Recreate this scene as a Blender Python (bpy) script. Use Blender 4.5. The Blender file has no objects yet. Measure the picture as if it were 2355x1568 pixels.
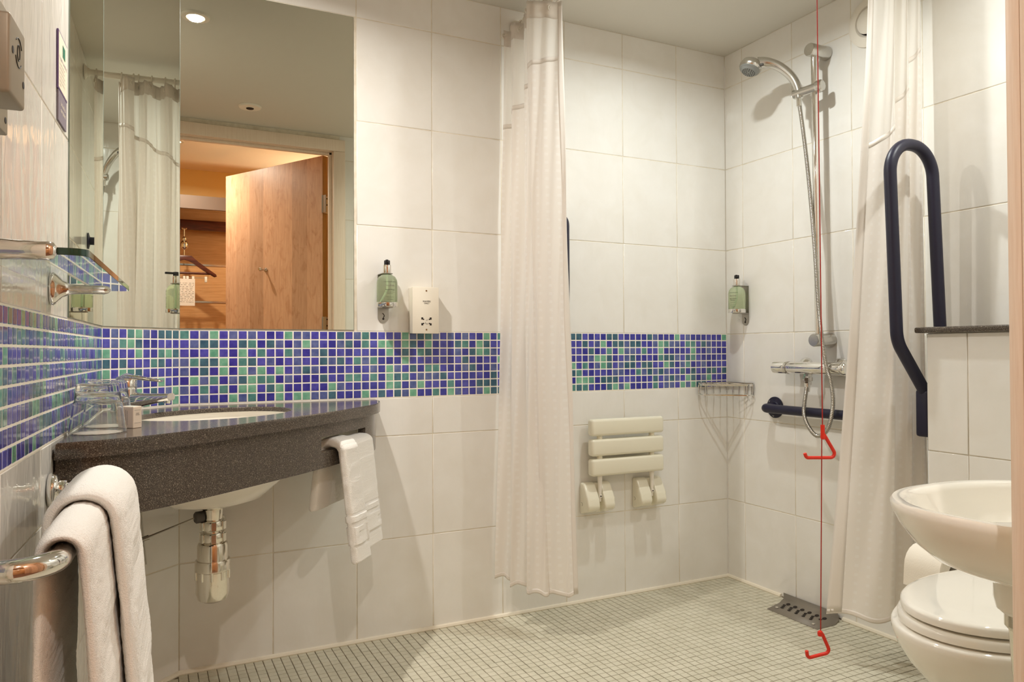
import bpy, bmesh, math, random
from math import pi, sin, cos, sqrt, atan2
from mathutils import Vector, Matrix

random.seed(7)
SC = bpy.context.scene
COL = SC.collection

# ------------------------------------------------------------------ camera
CAM = Vector((-1.1224, -2.3535, 0.9244)); YAW = 0.4585; PITCH = 0.0125; ROLL = -0.0042; FPX = 1716.6
cd = bpy.data.cameras.new('camera'); cam = bpy.data.objects.new('camera', cd); COL.objects.link(cam)
cd.sensor_width = 36.0; cd.lens = FPX / 2355 * 36.0; cd.clip_start = 0.02; cd.clip_end = 50
cam.matrix_world = Matrix.Translation(CAM) @ (Matrix.Rotation(-YAW, 4, 'Z') @ Matrix.Rotation(pi/2 + PITCH, 4, 'X') @ Matrix.Rotation(ROLL, 4, 'Z'))
SC.camera = cam

# ------------------------------------------------------------------ world, lamps, exposure
w = bpy.data.worlds.new('world'); SC.world = w; w.use_nodes = True
w.node_tree.nodes['Background'].inputs[0].default_value = (1.0, 0.86, 0.7, 1)
w.node_tree.nodes['Background'].inputs[1].default_value = 0.3
SC.view_settings.view_transform = 'Standard'; SC.view_settings.look = 'None'
SC.view_settings.gamma = 1.0; SC.view_settings.use_curve_mapping = False
SC.view_settings.exposure = 0.3
SC.cycles.caustics_reflective = False; SC.cycles.caustics_refractive = True
SC.cycles.diffuse_bounces = 6; SC.cycles.glossy_bounces = 6; SC.cycles.transmission_bounces = 10; SC.cycles.max_bounces = 14
SC.cycles.sample_clamp_indirect = 4.0

DOWNLIGHTS = [  # x, y, ceiling height, watts, colour
    (-0.957, -0.544, 2.13, 14.0, (1.0, 0.945, 0.87), 'lit round downlight in the ceiling over the corner basin'),
    (0.44, -0.58, 2.13, 6.0, (0.95, 1.0, 0.98), 'lit round downlight in the ceiling over the shower'),
    (0.74, -1.42, 2.13, 5.0, (0.98, 1.0, 0.96), 'added unseen downlight in the ceiling near the toilet'),  # no known fitting here: added to light toilet, basin and curtain, reflection kept hidden
    (-0.95, -2.62, 2.21, 11.5, (1.0, 0.90, 0.82), 'lit round downlight in the hallway ceiling outside the door'),
]

# ------------------------------------------------------------------ helpers
def lin(c):
    return tuple(((v/255)/12.92 if v/255 <= .04045 else (((v/255)+.055)/1.055)**2.4) for v in c)

def mat(name, rgb, rough=0.5, metal=0.0, coat=0.0, trans=0.0, ior=1.45, emit=None, estr=0.0, sss=0.0, spec=None):
    m = bpy.data.materials.new(name); m.use_nodes = True
    b = m.node_tree.nodes['Principled BSDF']
    b.inputs['Base Color'].default_value = (*lin(rgb), 1)
    b.inputs['Roughness'].default_value = rough; b.inputs['Metallic'].default_value = metal
    b.inputs['Coat Weight'].default_value = coat; b.inputs['Transmission Weight'].default_value = trans
    b.inputs['IOR'].default_value = ior
    if spec is not None: b.inputs['Specular IOR Level'].default_value = spec
    if emit: b.inputs['Emission Color'].default_value = (*lin(emit), 1); b.inputs['Emission Strength'].default_value = estr
    return m

class N:
    """tiny node helper"""
    def __init__(s, m): s.m = m; s.t = m.node_tree; s.b = s.t.nodes['Principled BSDF']
    def n(s, typ, **kw):
        x = s.t.nodes.new(typ)
        for k, v in kw.items():
            if k.startswith('i_'): x.inputs[k[2:].replace('_', ' ')].default_value = v
            else: setattr(x, k, v)
        return x
    def l(s, a, b): s.t.links.new(a, b)
    def coord(s, kind='Object', scale=None, off=None):
        tc = s.n('ShaderNodeTexCoord'); o = tc.outputs[kind]
        if off is not None:
            v = s.n('ShaderNodeVectorMath', operation='ADD'); s.l(o, v.inputs[0]); s.l(off, v.inputs[1]); o = v.outputs[0]
        if scale:
            mp = s.n('ShaderNodeMapping'); mp.inputs['Scale'].default_value = scale; s.l(o, mp.inputs['Vector']); o = mp.outputs[0]
        return o
    def noise(s, vec, scale, detail=3, rough=.5, dist=0):
        x = s.n('ShaderNodeTexNoise'); x.inputs['Scale'].default_value = scale; x.inputs['Detail'].default_value = detail
        x.inputs['Roughness'].default_value = rough; x.inputs['Distortion'].default_value = dist
        if vec is not None: s.l(vec, x.inputs['Vector'])
        return x.outputs['Fac']
    def ramp(s, fac, stops):
        r = s.n('ShaderNodeValToRGB'); e = r.color_ramp.elements
        while len(e) < len(stops): e.new(0.5)
        for i, (p, c) in enumerate(stops): e[i].position = p; e[i].color = (*lin(c), 1)
        s.l(fac, r.inputs[0]); return r.outputs[0]
    def bump(s, h, strength, dist=0.001):
        x = s.n('ShaderNodeBump'); x.inputs['Strength'].default_value = strength; x.inputs['Distance'].default_value = dist
        s.l(h, x.inputs['Height']); s.l(x.outputs[0], s.b.inputs['Normal'])
    def math(s, op, a, b=None):
        x = s.n('ShaderNodeMath', operation=op)
        for i, v in enumerate((a, b)):
            if v is None: continue
            if isinstance(v, (int, float)): x.inputs[i].default_value = v
            else: s.l(v, x.inputs[i])
        return x.outputs[0]

def link_obj(name, me, m=None, parent=None):
    o = bpy.data.objects.new(name, me); COL.objects.link(o)
    if m is not None and me is not None and not me.materials:
        for mm in (m if isinstance(m, (list, tuple)) else [m]): me.materials.append(mm)
    if parent is not None: o.parent = parent
    return o

def obj(name, bm, m, parent=None, smooth=True, root=None, angle=35):
    """one mesh object; coordinates are world coordinates unless root is None and parent is local"""
    if root is not None: bm.transform(root.matrix_basis.inverted())
    bmesh.ops.recalc_face_normals(bm, faces=bm.faces)
    me = bpy.data.meshes.new(name); bm.to_mesh(me); bm.free()
    if smooth:
        me.shade_smooth(); me.set_sharp_from_angle(angle=math.radians(angle))
    return link_obj(name, me, m, parent)

def tag(o, label=None, cat=None, group=None, kind=None):
    if label: o['label'] = label
    if cat: o['category'] = cat
    if group: o['group'] = group
    if kind: o['kind'] = kind
    return o

def thing(name, label, cat, loc=(0, 0, 0), rz=0.0, group=None):
    o = bpy.data.objects.new(name, None); COL.objects.link(o); o.empty_display_size = .05
    o.matrix_basis = Matrix.Translation(loc) @ Matrix.Rotation(rz, 4, 'Z')
    return tag(o, label, cat, group)

def BM(): return bmesh.new()

def box(bm, x0, x1, y0, y1, z0, z1, bev=0.0, seg=2, M=None):
    b2 = bmesh.new()
    v = [b2.verts.new((x, y, z)) for x in (x0, x1) for y in (y0, y1) for z in (z0, z1)]
    for f in ((0,1,3,2),(4,6,7,5),(0,4,5,1),(2,3,7,6),(0,2,6,4),(1,5,7,3)): b2.faces.new([v[i] for i in f])
    if bev > 0: bmesh.ops.bevel(b2, geom=list(b2.edges), offset=bev, segments=seg, profile=.5, affect='EDGES', clamp_overlap=True)
    if M is not None: b2.transform(M)
    join(bm, b2); return bm

def join(bm, b2):
    mp = {}
    for v in b2.verts: mp[v.index if False else v] = bm.verts.new(v.co)
    for f in b2.faces:
        try: nf = bm.faces.new([mp[v] for v in f.verts]); nf.material_index = f.material_index; nf.smooth = f.smooth
        except ValueError: pass
    b2.free()

def fillet(pts, r, n=6):
    P = [Vector(p) for p in pts]; out = [P[0]]
    for i in range(1, len(P)-1):
        a, b, c = P[i-1], P[i], P[i+1]
        u = (a-b).normalized(); v = (c-b).normalized(); ang = u.angle(v)
        if ang > pi-0.02: out.append(b); continue
        d = min(r/math.tan(ang/2), (a-b).length*.49, (c-b).length*.49); rr = d*math.tan(ang/2)
        cen = b + (u+v).normalized()*(rr/sin(ang/2)); s = b+u*d; e = b+v*d
        w0 = s-cen; w1 = e-cen; th = w0.angle(w1)
        for k in range(n+1):
            t = k/n; out.append(cen + (w0*sin((1-t)*th)+w1*sin(t*th))/sin(th))
    out.append(P[-1]); return out

def spline(pts, n=8):
    P = [Vector(p) for p in pts]; P = [P[0]*2-P[1]]+P+[P[-1]*2-P[-2]]; out = []
    for i in range(1, len(P)-2):
        p0, p1, p2, p3 = P[i-1:i+3]
        for k in range(n):
            t = k/n; out.append(.5*((2*p1)+(p2-p0)*t+(2*p0-5*p1+4*p2-p3)*t*t+(3*p1-p0-3*p2+p3)*t**3))
    out.append(P[-2]); return out

def tube(bm, pts, r, seg=14, closed=False, caps=True, squash=None):
    P = [Vector(p) for p in pts]; n = len(P); R = r if isinstance(r, (list, tuple)) else [r]*n
    T = []
    for i in range(n):
        a = P[i-1] if (i > 0 or closed) else P[i]; b = P[(i+1) % n] if (i < n-1 or closed) else P[i]
        T.append((b-a).normalized())
    up = Vector((0, 0, 1)) if abs(T[0].z) < .9 else Vector((1, 0, 0))
    x = T[0].cross(up).normalized(); rings = []
    for i in range(n):
        if i: 
            ax = T[i-1].cross(T[i])
            if ax.length > 1e-7: x = Matrix.Rotation(T[i-1].angle(T[i]), 3, ax.normalized()) @ x
        x = (x - T[i]*x.dot(T[i])).normalized(); y = T[i].cross(x)
        sx, sy = squash if squash else (1, 1)
        rings.append([bm.verts.new(P[i] + x*(R[i]*sx*cos(2*pi*k/seg)) + y*(R[i]*sy*sin(2*pi*k/seg))) for k in range(seg)])
    m = n if closed else n-1
    for i in range(m):
        A, B = rings[i], rings[(i+1) % n]
        for k in range(seg): bm.faces.new((A[k], A[(k+1) % seg], B[(k+1) % seg], B[k]))
    if caps and not closed: bm.faces.new(rings[0][::-1]); bm.faces.new(rings[-1])
    return bm

def lathe(bm, prof, seg=32, M=None, capped=True):
    """prof: (r, z) pairs revolved about z"""
    b2 = bmesh.new(); rings = []
    for r, z in prof:
        if r < 1e-6: rings.append([b2.verts.new((0, 0, z))])
        else: rings.append([b2.verts.new((r*cos(2*pi*k/seg), r*sin(2*pi*k/seg), z)) for k in range(seg)])
    for A, B in zip(rings, rings[1:]):
        for k in range(seg):
            k2 = (k+1) % seg
            if len(A) == 1 and len(B) == 1: break
            if len(A) == 1: b2.faces.new((A[0], B[k2], B[k]))
            elif len(B) == 1: b2.faces.new((A[k], A[k2], B[0]))
            else: b2.faces.new((A[k], A[k2], B[k2], B[k]))
    if capped:
        if len(rings[0]) > 1: b2.faces.new(rings[0][::-1])
        if len(rings[-1]) > 1: b2.faces.new(rings[-1])
    if M is not None: b2.transform(M)
    join(bm, b2); return bm

def axis(p, d):
    """matrix taking +z to direction d at point p"""
    return Matrix.Translation(p) @ Vector((0, 0, 1)).rotation_difference(Vector(d)).to_matrix().to_4x4()

def loft(bm, rings, cap0=True, cap1=True, loop=False):
    V = [[bm.verts.new(p) for p in r] for r in rings]; n = len(V[0])
    pairs = list(zip(V, V[1:])) + ([(V[-1], V[0])] if loop else [])
    for A, B in pairs:
        for k in range(n): bm.faces.new((A[k], A[(k+1) % n], B[(k+1) % n], B[k]))
    if not loop:
        if cap0: bm.faces.new(V[0][::-1])
        if cap1: bm.faces.new(V[-1])
    return bm

def prism(bm, poly, z0, z1, M=None, bev=0.0):
    b2 = bmesh.new(); n = len(poly)
    A = [b2.verts.new((x, y, z0)) for x, y in poly]; B = [b2.verts.new((x, y, z1)) for x, y in poly]
    for k in range(n): b2.faces.new((A[k], A[(k+1) % n], B[(k+1) % n], B[k]))
    b2.faces.new(A[::-1]); b2.faces.new(B)
    if bev > 0: bmesh.ops.bevel(b2, geom=list(b2.edges), offset=bev, segments=2, profile=.5, affect='EDGES', clamp_overlap=True)
    if M is not None: b2.transform(M)
    join(bm, b2); return bm

def text_mesh(s, size, align='CENTER', extrude=0.0, bold=0.0):
    c = bpy.data.curves.new('print', 'FONT'); c.body = s; c.size = size; c.align_x = align; c.align_y = 'CENTER'
    c.extrude = extrude; c.offset = bold; c.resolution_u = 2; c.space_line = .95
    o = bpy.data.objects.new('print', c); COL.objects.link(o)
    dg = bpy.context.evaluated_depsgraph_get(); me = bpy.data.meshes.new_from_object(o.evaluated_get(dg))
    bpy.data.objects.remove(o); bpy.data.curves.remove(c)
    b = bmesh.new(); b.from_mesh(me); bpy.data.meshes.remove(me); return b

def text(name, s, size, m, parent, M, **kw):
    """flat print lying in the xy plane of M (reads along +x, up = +y)"""
    b = text_mesh(s, size, **kw); b.transform(M); return obj(name, b, m, parent, smooth=False)

def frame(p, xdir, updir):
    x = Vector(xdir).normalized(); y = Vector(updir).normalized(); z = x.cross(y)
    return Matrix(((x.x, y.x, z.x, p[0]), (x.y, y.y, z.y, p[1]), (x.z, y.z, z.z, p[2]), (0, 0, 0, 1)))

def dup(root, M, label=None, group=None):
    r = root.copy(); COL.objects.link(r); r.matrix_basis = M
    if label: r['label'] = label
    if group: r['group'] = group
    for ch in list(root.children):
        c = ch.copy(); COL.objects.link(c); c.parent = r
        for g in ch.children:
            d = g.copy(); COL.objects.link(d); d.parent = c
    return r

def to_px(p):
    v = Vector(p)-CAM; x = v.x*cos(YAW)-v.y*sin(YAW); y = v.x*sin(YAW)+v.y*cos(YAW)
    if y < .05: return None
    return 1177.5+FPX*x/y, 784+FPX*(PITCH-v.z/y), y

# ------------------------------------------------------------------ materials
M = {}
def tile_mat(name, c0, c1, rough=.09, wave=.35):
    m = mat(name, c0, rough); n = N(m); oi = n.n('ShaderNodeObjectInfo'); 
    sc = n.n('ShaderNodeVectorMath', operation='SCALE'); sc.inputs[0].default_value = (7.3, 3.1, 5.7); n.l(oi.outputs['Random'], sc.inputs['Scale'])
    v = n.coord('Object', off=sc.outputs[0]); f = n.noise(v, 9, 4, .55, .6)
    n.l(n.ramp(f, [(.3, c1), (.7, c0)]), n.b.inputs['Base Color'])
    v2 = n.coord('Object', scale=(1, 1, .35), off=sc.outputs[0]); n.bump(n.noise(v2, 22, 2, .5, .8), wave, .002)
    return m
M['tile'] = tile_mat('ceramic_wall_tile', (235, 233, 228), (230, 227, 220))
M['tile_wavy'] = tile_mat('ceramic_wall_tile_rippled', (236, 233, 227), (230, 226, 218), .04, 1.0)
M['grout'] = mat('wall_grout', (216, 205, 184), .85)
n = N(M['grout']); n.l(n.ramp(n.noise(n.coord(), 30, 4), [(.35, (214, 204, 184)), (.7, (232, 224, 208))]), n.b.inputs['Base Color'])
M['mosaic_grout'] = mat('mosaic_grout', (246, 240, 228), .8)
MOS = []
for nm, a, b in (('violet', (60, 58, 156), (88, 88, 180)), ('violet_dark', (44, 45, 138), (64, 64, 160)), ('slate_blue', (66, 80, 140), (104, 116, 166)),
                 ('petrol', (46, 84, 108), (74, 116, 132)), ('teal', (66, 120, 120), (98, 152, 144)), ('sea_green', (92, 156, 130), (132, 186, 160))):
    m = mat('glass_mosaic_'+nm, a, .1, coat=.3); n = N(m); oi = n.n('ShaderNodeObjectInfo')
    sc = n.n('ShaderNodeVectorMath', operation='SCALE'); sc.inputs[0].default_value = (17.3, 3.1, 9.7); n.l(oi.outputs['Random'], sc.inputs['Scale'])
    n.l(n.ramp(n.noise(n.coord('Object', off=sc.outputs[0]), 40, 3, .6), [(.3, a), (.7, b)]), n.b.inputs['Base Color'])
    MOS.append(m)
MOSW = [27, 26, 14, 15, 8, 13]
M['floor_tile'] = mat('floor_mosaic_tile', (205, 196, 172), .42)
n = N(M['floor_tile']); oi = n.n('ShaderNodeObjectInfo')
n.l(n.ramp(n.noise(n.coord('Object', off=oi.outputs['Location']), 14, 4, .6), [(.25, (192, 187, 166)), (.75, (210, 205, 186))]), n.b.inputs['Base Color'])
M['floor_grout'] = mat('floor_grout', (120, 107, 88), .9)
n = N(M['floor_grout']); n.l(n.ramp(n.noise(n.coord(), 5, 3), [(.35, (100, 90, 72)), (.7, (138, 125, 103))]), n.b.inputs['Base Color'])
M['plaster'] = mat('ceiling_paint', (214, 210, 200), .8)
n = N(M['plaster']); n.bump(n.noise(n.coord(), 180, 2), .12, .001)
M['hall_ceiling'] = mat('hall_ceiling_paint', (236, 224, 208), .8)
M['hall_wall'] = mat('hall_yellow_paint', (236, 210, 150), .75)
M['white_paint'] = mat('satin_white_paint', (232, 224, 208), .35)
M['chrome'] = mat('chrome', (232, 230, 226), .06, 1.0)
M['satin_chrome'] = mat('satin_chrome', (205, 202, 196), .22, 1.0)
M['steel'] = mat('brushed_steel', (170, 166, 158), .34, 1.0)
M['drain_steel'] = mat('drain_plate_grey', (134, 126, 114), .45, .15)
M['old_chrome'] = mat('spotted_chrome', (222, 216, 204), .12, 1.0)
n = N(M['old_chrome']); f = n.noise(n.coord(), 140, 4, .7)
n.l(n.ramp(f, [(.27, (150, 132, 108)), (.34, (226, 220, 208))]), n.b.inputs['Base Color']); n.bump(f, .08, .001)
M['ceramic'] = mat('white_ceramic', (240, 236, 226), .05, coat=.6)
M['ivory_plastic'] = mat('ivory_plastic', (233, 228, 208), .2, coat=.3)
M['white_plastic'] = mat('white_plastic', (232, 226, 214), .3)
M['cream_plastic'] = mat('cream_plastic', (230, 222, 206), .3)
M['grey_box'] = mat('grey_enclosure', (150, 140, 122), .45, .2)
M['dark_hole'] = mat('dark_recess', (34, 24, 18), .7)
M['black_plastic'] = mat('black_plastic', (22, 20, 22), .35)
M['rubber_grey'] = mat('rubber_grey', (84, 80, 76), .7)
M['navy'] = mat('navy_powder_coat', (28, 26, 48), .42)
n = N(M['navy']); n.bump(n.noise(n.coord(), 700, 2), .2, .0006)
M['red'] = mat('red_plastic', (214, 44, 22), .35)
M['red_cord'] = mat('red_cord', (158, 34, 22), .7)
M['mirror'] = mat('mirror_silver', (226, 226, 212), 0.004, 1.0)
M['mirror_edge'] = mat('mirror_glass_edge', (120, 134, 124), .25)
M['clear_glass'] = mat('clear_glass', (250, 252, 250), 0.0, trans=1.0, ior=1.45)
M['shelf_glass'] = mat('shelf_glass', (226, 242, 232), 0.0, trans=1.0, ior=1.5)
M['shelf_edge'] = mat('green_glass_edge', (20, 62, 50), .06, coat=.5)
M['soap_liquid'] = mat('green_soap_bottle', (214, 226, 192), .03, trans=.72, ior=1.28)
M['dip_tube'] = mat('dip_tube', (206, 226, 200), .2)
M['ink'] = mat('dark_print', (40, 42, 38), .6)
M['ink_grey'] = mat('grey_print', (120, 112, 104), .6)
M['paper'] = mat('white_paper', (238, 226, 216), .8)
M['carton'] = mat('white_carton', (236, 222, 204), .6)
M['tissue'] = mat('toilet_tissue', (238, 230, 216), .9)
n = N(M['tissue']); n.bump(n.noise(n.coord(), 260, 2), .35, .001)
M['towel'] = mat('white_terry', (250, 247, 240), .95)
n = N(M['towel']); n.bump(n.noise(n.coord(), 520, 3, .7), .75, .003)
n.b.inputs['Sheen Weight'].default_value = .4
M['purple'] = mat('purple_border', (96, 74, 118), .5)
M['notice_grey'] = mat('purple_grey_panel', (122, 112, 124), .5)
M['notice_green'] = mat('green_logo', (40, 110, 86), .5)
M['notice_white'] = mat('notice_paper', (226, 214, 192), .5)
M['sealant'] = mat('white_sealant', (234, 226, 208), .45)
M['lamp'] = mat('lamp_glow', (255, 246, 230), .3, emit=(255, 236, 206), estr=14.0)
M['wall_lamp'] = mat('wall_lamp_glow', (255, 236, 190), .3, emit=(255, 214, 150), estr=10.0)
M['dark_wood'] = mat('dark_stained_wood', (74, 30, 18), .35)
n = N(M['dark_wood']); n.l(n.ramp(n.noise(n.coord(scale=(3, 3, 40)), 4, 4), [(.3, (56, 20, 12)), (.7, (100, 46, 28))]), n.b.inputs['Base Color'])
M['taupe'] = mat('taupe_fascia', (118, 98, 86), .5)

# speckled solid surface
m = M['granite'] = mat('speckled_solid_surface', (84, 74, 66), .16); n = N(m)
v = n.coord(); a = n.noise(v, 780, 2, .5); b = n.noise(v, 560, 1, .5)
mx = n.n('ShaderNodeMix', data_type='RGBA'); n.l(n.math('GREATER_THAN', b, .66), mx.inputs[0])
n.l(n.ramp(a, [(.40, (54, 48, 43)), (.54, (80, 72, 65)), (.68, (124, 113, 101))]), mx.inputs[6]); mx.inputs[7].default_value = (*lin((162, 150, 134)), 1)
n.l(mx.outputs[2], n.b.inputs['Base Color'])

# beech veneers
def wood(name, axis_scale, c, rough=.4, bands=None):
    m = mat(name, c[1], rough); n = N(m); v = n.coord(scale=axis_scale)
    f = n.noise(v, 6, 5, .6, .4); col = n.ramp(f, [(.3, c[0]), (.55, c[1]), (.75, c[2])])
    if bands:
        tc = n.n('ShaderNodeTexCoord'); sp = n.n('ShaderNodeSeparateXYZ'); n.l(tc.outputs['Object'], sp.inputs[0])
        k = n.math('FLOOR', n.math('MULTIPLY', sp.outputs[0], bands)); wn = n.n('ShaderNodeTexWhiteNoise', noise_dimensions='1D'); n.l(k, wn.inputs['W'])
        fg = n.noise(n.coord(scale=(9, 9, 5)), 1.6, 3, .6, 1.8); mk = n.ramp(fg, [(.52, (255, 255, 255)), (.78, (226, 212, 200))])
        mm = n.n('ShaderNodeMix', data_type='RGBA', blend_type='MULTIPLY'); mm.inputs[0].default_value = 1.0; n.l(col, mm.inputs[6]); n.l(mk, mm.inputs[7]); col = mm.outputs[2]
        hs = n.n('ShaderNodeHueSaturation'); n.l(col, hs.inputs['Color']); n.l(n.math('ADD', n.math('MULTIPLY', wn.outputs['Value'], .3), .82), hs.inputs['Value']); col = hs.outputs[0]
    n.l(col, n.b.inputs['Base Color']); return m
M['beech'] = wood('beech_door_veneer', (14, 14, 1.2), ((204, 156, 122), (218, 172, 138), (228, 184, 150)), bands=7.6)
M['beech_h'] = wood('beech_panel_veneer', (1.2, 14, 22), ((186, 136, 88), (204, 154, 104), (214, 166, 116)))
M['beech_edge'] = wood('beech_lipping', (14, 14, 1.0), ((140, 104, 54), (158, 118, 62), (170, 130, 74)))
M['frame_grain'] = wood('pale_grained_frame', (60, 60, 1.6), ((230, 210, 190), (237, 220, 202), (241, 226, 210)), .4)

# shower curtain cloths
def cloth(name, c, transl, squares=False):
    m = bpy.data.materials.new(name); m.use_nodes = True; n = N(m); t = n.t; b = n.b
    b.inputs['Base Color'].default_value = (*lin(c), 1); b.inputs['Roughness'].default_value = .55; b.inputs['Sheen Weight'].default_value = .3
    if squares:
        tc = n.n('ShaderNodeTexCoord'); sp = n.n('ShaderNodeSeparateXYZ'); n.l(tc.outputs['UV'], sp.inputs[0])
        fu = n.math('FRACT', n.math('MULTIPLY', sp.outputs[0], 1/.034)); fv = n.math('FRACT', n.math('MULTIPLY', sp.outputs[1], 1/.0262))
        k = n.math('MULTIPLY', n.math('LESS_THAN', fu, .3), n.math('LESS_THAN', fv, .34))
        mx = n.n('ShaderNodeMix', data_type='RGBA'); n.l(k, mx.inputs[0]); mx.inputs[6].default_value = (*lin(c), 1); mx.inputs[7].default_value = (*lin((250, 247, 243)), 1)
        n.l(mx.outputs[2], b.inputs['Base Color'])
        n.l(n.math('ADD', n.math('MULTIPLY', k, -.25), .6), b.inputs['Roughness'])
    n.bump(n.noise(n.coord('UV'), 30, 3), .25, .002)
    tr = n.n('ShaderNodeBsdfTranslucent'); tr.inputs[0].default_value = (*lin(c), 1)
    ms = n.n('ShaderNodeMixShader'); ms.inputs[0].default_value = transl
    n.l(b.outputs[0], ms.inputs[1]); n.l(tr.outputs[0], ms.inputs[2]); n.l(ms.outputs[0], t.nodes['Material Output'].inputs[0])
    return m
M['curtain'] = cloth('curtain_cloth', (246, 241, 235), .36, True)
M['voile'] = cloth('curtain_voile', (246, 243, 238), .45)
M['hem'] = cloth('curtain_hem', (238, 231, 222), .2)

# ------------------------------------------------------------------ room shell
ZC = 2.13; XR = 1.0197; YF = -1.82; TW = .2567; PHI_C = math.radians(42.4)
P0 = Vector((-1.2851, -1.2236)); DL = Vector((.0638, .998)); PHI_L = atan2(.998, .0638)
CORN = Vector((-1.03, 0.0))                                            # back wall meets the splayed corner wall
tC = Vector((cos(PHI_C), sin(PHI_C)))
sC = (Vector((.998, -.0638)).dot(P0 - CORN))/(Vector((.998, -.0638)).dot(tC))
CEND = CORN + tC*sC; LC = -sC                                           # splayed wall meets the left wall
ROWS = [0, .3147, .6477, .7715, .9865, 1.3279, 1.661, 1.994, 2.13]
ROWS_R = [0, .3147, .6477, .9865, 1.3279, 1.661, 1.994, 2.13]
MP = .02675

_tile_cache = {}
def tile_mesh(wd, ht, th, bev, nm):
    """tile lying in x (along wall) and z, front face at y = 0, chamfered edge"""
    k = (round(wd, 4), round(ht, 4), th, bev, nm)
    if k in _tile_cache: return _tile_cache[k]
    a, c = wd/2, ht/2; d = bev
    def rng(x, z, y): return [(-x, y, -z), (x, y, -z), (x, y, z), (-x, y, z)]
    V = rng(a, c, th) + rng(a, c, d*.8) + rng(a-d*.35, c-d*.35, d*.25) + rng(a-d, c-d, 0)
    F = [(12, 13, 14, 15)]
    for r in range(3):
        for i in range(4): j = (i+1) % 4; F.append((r*4+i, r*4+j, r*4+4+j, r*4+4+i))
    me = bpy.data.meshes.new(nm); me.from_pydata(V, [], F); me.update()
    for p in me.polygons: p.use_smooth = p.index > 0
    _tile_cache[k] = me; return me

def wall_slab(name, ox, oy, phi, length, z0=0.0, z1=ZC, m=None, depth=.08, holes=()):
    o = bpy.data.objects.new(name, None)
    bm = BM(); spans = [(0, length, z0, z1)] if not holes else holes
    for a, b, c, d in spans: box(bm, a, b, .0011, depth, c, d)
    o = obj(name, bm, m or M['grout'], None, smooth=False)
    o.matrix_basis = Matrix.Translation((ox, oy, 0)) @ Matrix.Rotation(phi, 4, 'Z')
    return tag(o, kind='structure')

def tiles(wall, us, zs, m, skip=lambda u0, u1, z0, z1: False, gap=.0026, th=.0024):
    for i in range(len(us)-1):
        for j in range(len(zs)-1):
            u0, u1, z0, z1 = us[i]+gap/2, us[i+1]-gap/2, zs[j]+gap/2, zs[j+1]-gap/2
            if u1-u0 < .006 or z1-z0 < .006 or skip(us[i], us[i+1], zs[j], zs[j+1]): continue
            me = tile_mesh(u1-u0, z1-z0, th, .0016, 'tile')
            if not me.materials: me.materials.append(m)
            o = bpy.data.objects.new('tile', me); COL.objects.link(o); o.parent = wall
            o.location = ((u0+u1)/2, 0, (z0+z1)/2)
            if me.materials[0] is not m: o.material_slots[0].link = 'OBJECT'; o.material_slots[0].material = m
            o.rotation_euler = (random.uniform(-.0007, .0007), 0, random.uniform(-.0007, .0007))

def mosaic(wall, u0, u1, seed, limit=300, grow=1.0):
    """eight rows of small glass tiles between z .7735 and .985; the largest in view are single parts"""
    rnd = random.Random(seed); nu = round((u1-u0)/MP); pu = (u1-u0)/nu; z0 = .7727; me = {}
    Mw = wall.matrix_basis; cand = []
    for i in range(nu):
        for j in range(8):
            c = ((i+.5)*pu+u0, 0, z0+(j+.5)*MP); ps = []
            for du, dz in ((-.5, -.5), (.5, -.5), (.5, .5), (-.5, .5)): ps.append(to_px(Mw @ Vector((c[0]+du*pu, 0, c[2]+dz*MP))))
            ar = -1
            if None not in ps and all(-20 < p[0] < 2375 and -20 < p[1] < 1588 for p in ps):
                ar = abs(sum(ps[k][0]*ps[(k+1) % 4][1]-ps[(k+1) % 4][0]*ps[k][1] for k in range(4)))/2
            cand.append((ar, i, j, c, rnd.choices(range(6), MOSW)[0]))
    cand.sort(key=lambda t: -t[0]); rest = []
    base = tile_mesh(pu-.0034, MP-.0034, .0024, .0013, 'mosaic_tile')
    byc = []
    for q in MOS:
        mm = base.copy(); mm.name = 'mosaic_tile'; mm.materials.clear(); mm.materials.append(q); byc.append(mm)
    for k, (ar, i, j, c, col) in enumerate(cand):
        if k < limit and ar > 0:
            o = bpy.data.objects.new('mosaic_tile', byc[col]); COL.objects.link(o); o.parent = wall; o.location = c
            o.rotation_euler = (rnd.uniform(-.012, .012), 0, rnd.uniform(-.012, .012))
        else: rest.append((c, col))
    if rest:
        V = []; F = []; mi = []; bv = [v.co.copy() for v in base.vertices]; bf = [tuple(p.vertices) for p in base.polygons]
        for c, col in rest:
            o0 = len(V); V += [(v.x+c[0], v.y, v.z+c[2]) for v in bv]; F += [tuple(x+o0 for x in f) for f in bf]; mi += [col]*len(bf)
        mm = bpy.data.meshes.new('mosaic_field'); mm.from_pydata(V, [], F); [mm.materials.append(q) for q in MOS]
        mm.polygons.foreach_set('material_index', mi); mm.update()
        o = link_obj('mosaic_field', mm, None, wall); o['kind'] = 'stuff'
    # pale grout bed behind the little tiles
    g = BM(); box(g, u0, u1, .0007, .0027, z0-.001, z0+8*MP+.001); obj('mosaic_grout_bed', g, M['mosaic_grout'], wall, smooth=False)

# back wall (normal -y): u runs with +x from the splayed corner
LB = XR-CORN.x
wall_back = wall_slab('wall_back', CORN.x, 0, 0, LB)
ub = [0] + [k*TW-CORN.x for k in range(-3, 4)] + [LB]
tiles(wall_back, ub, ROWS[:4], M['tile'])
tiles(wall_back, ub, ROWS[4:], M['tile'], skip=lambda a, b, c, d: b < .52 and d < 2.0)
mosaic(wall_back, 0, LB, 3)
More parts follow.
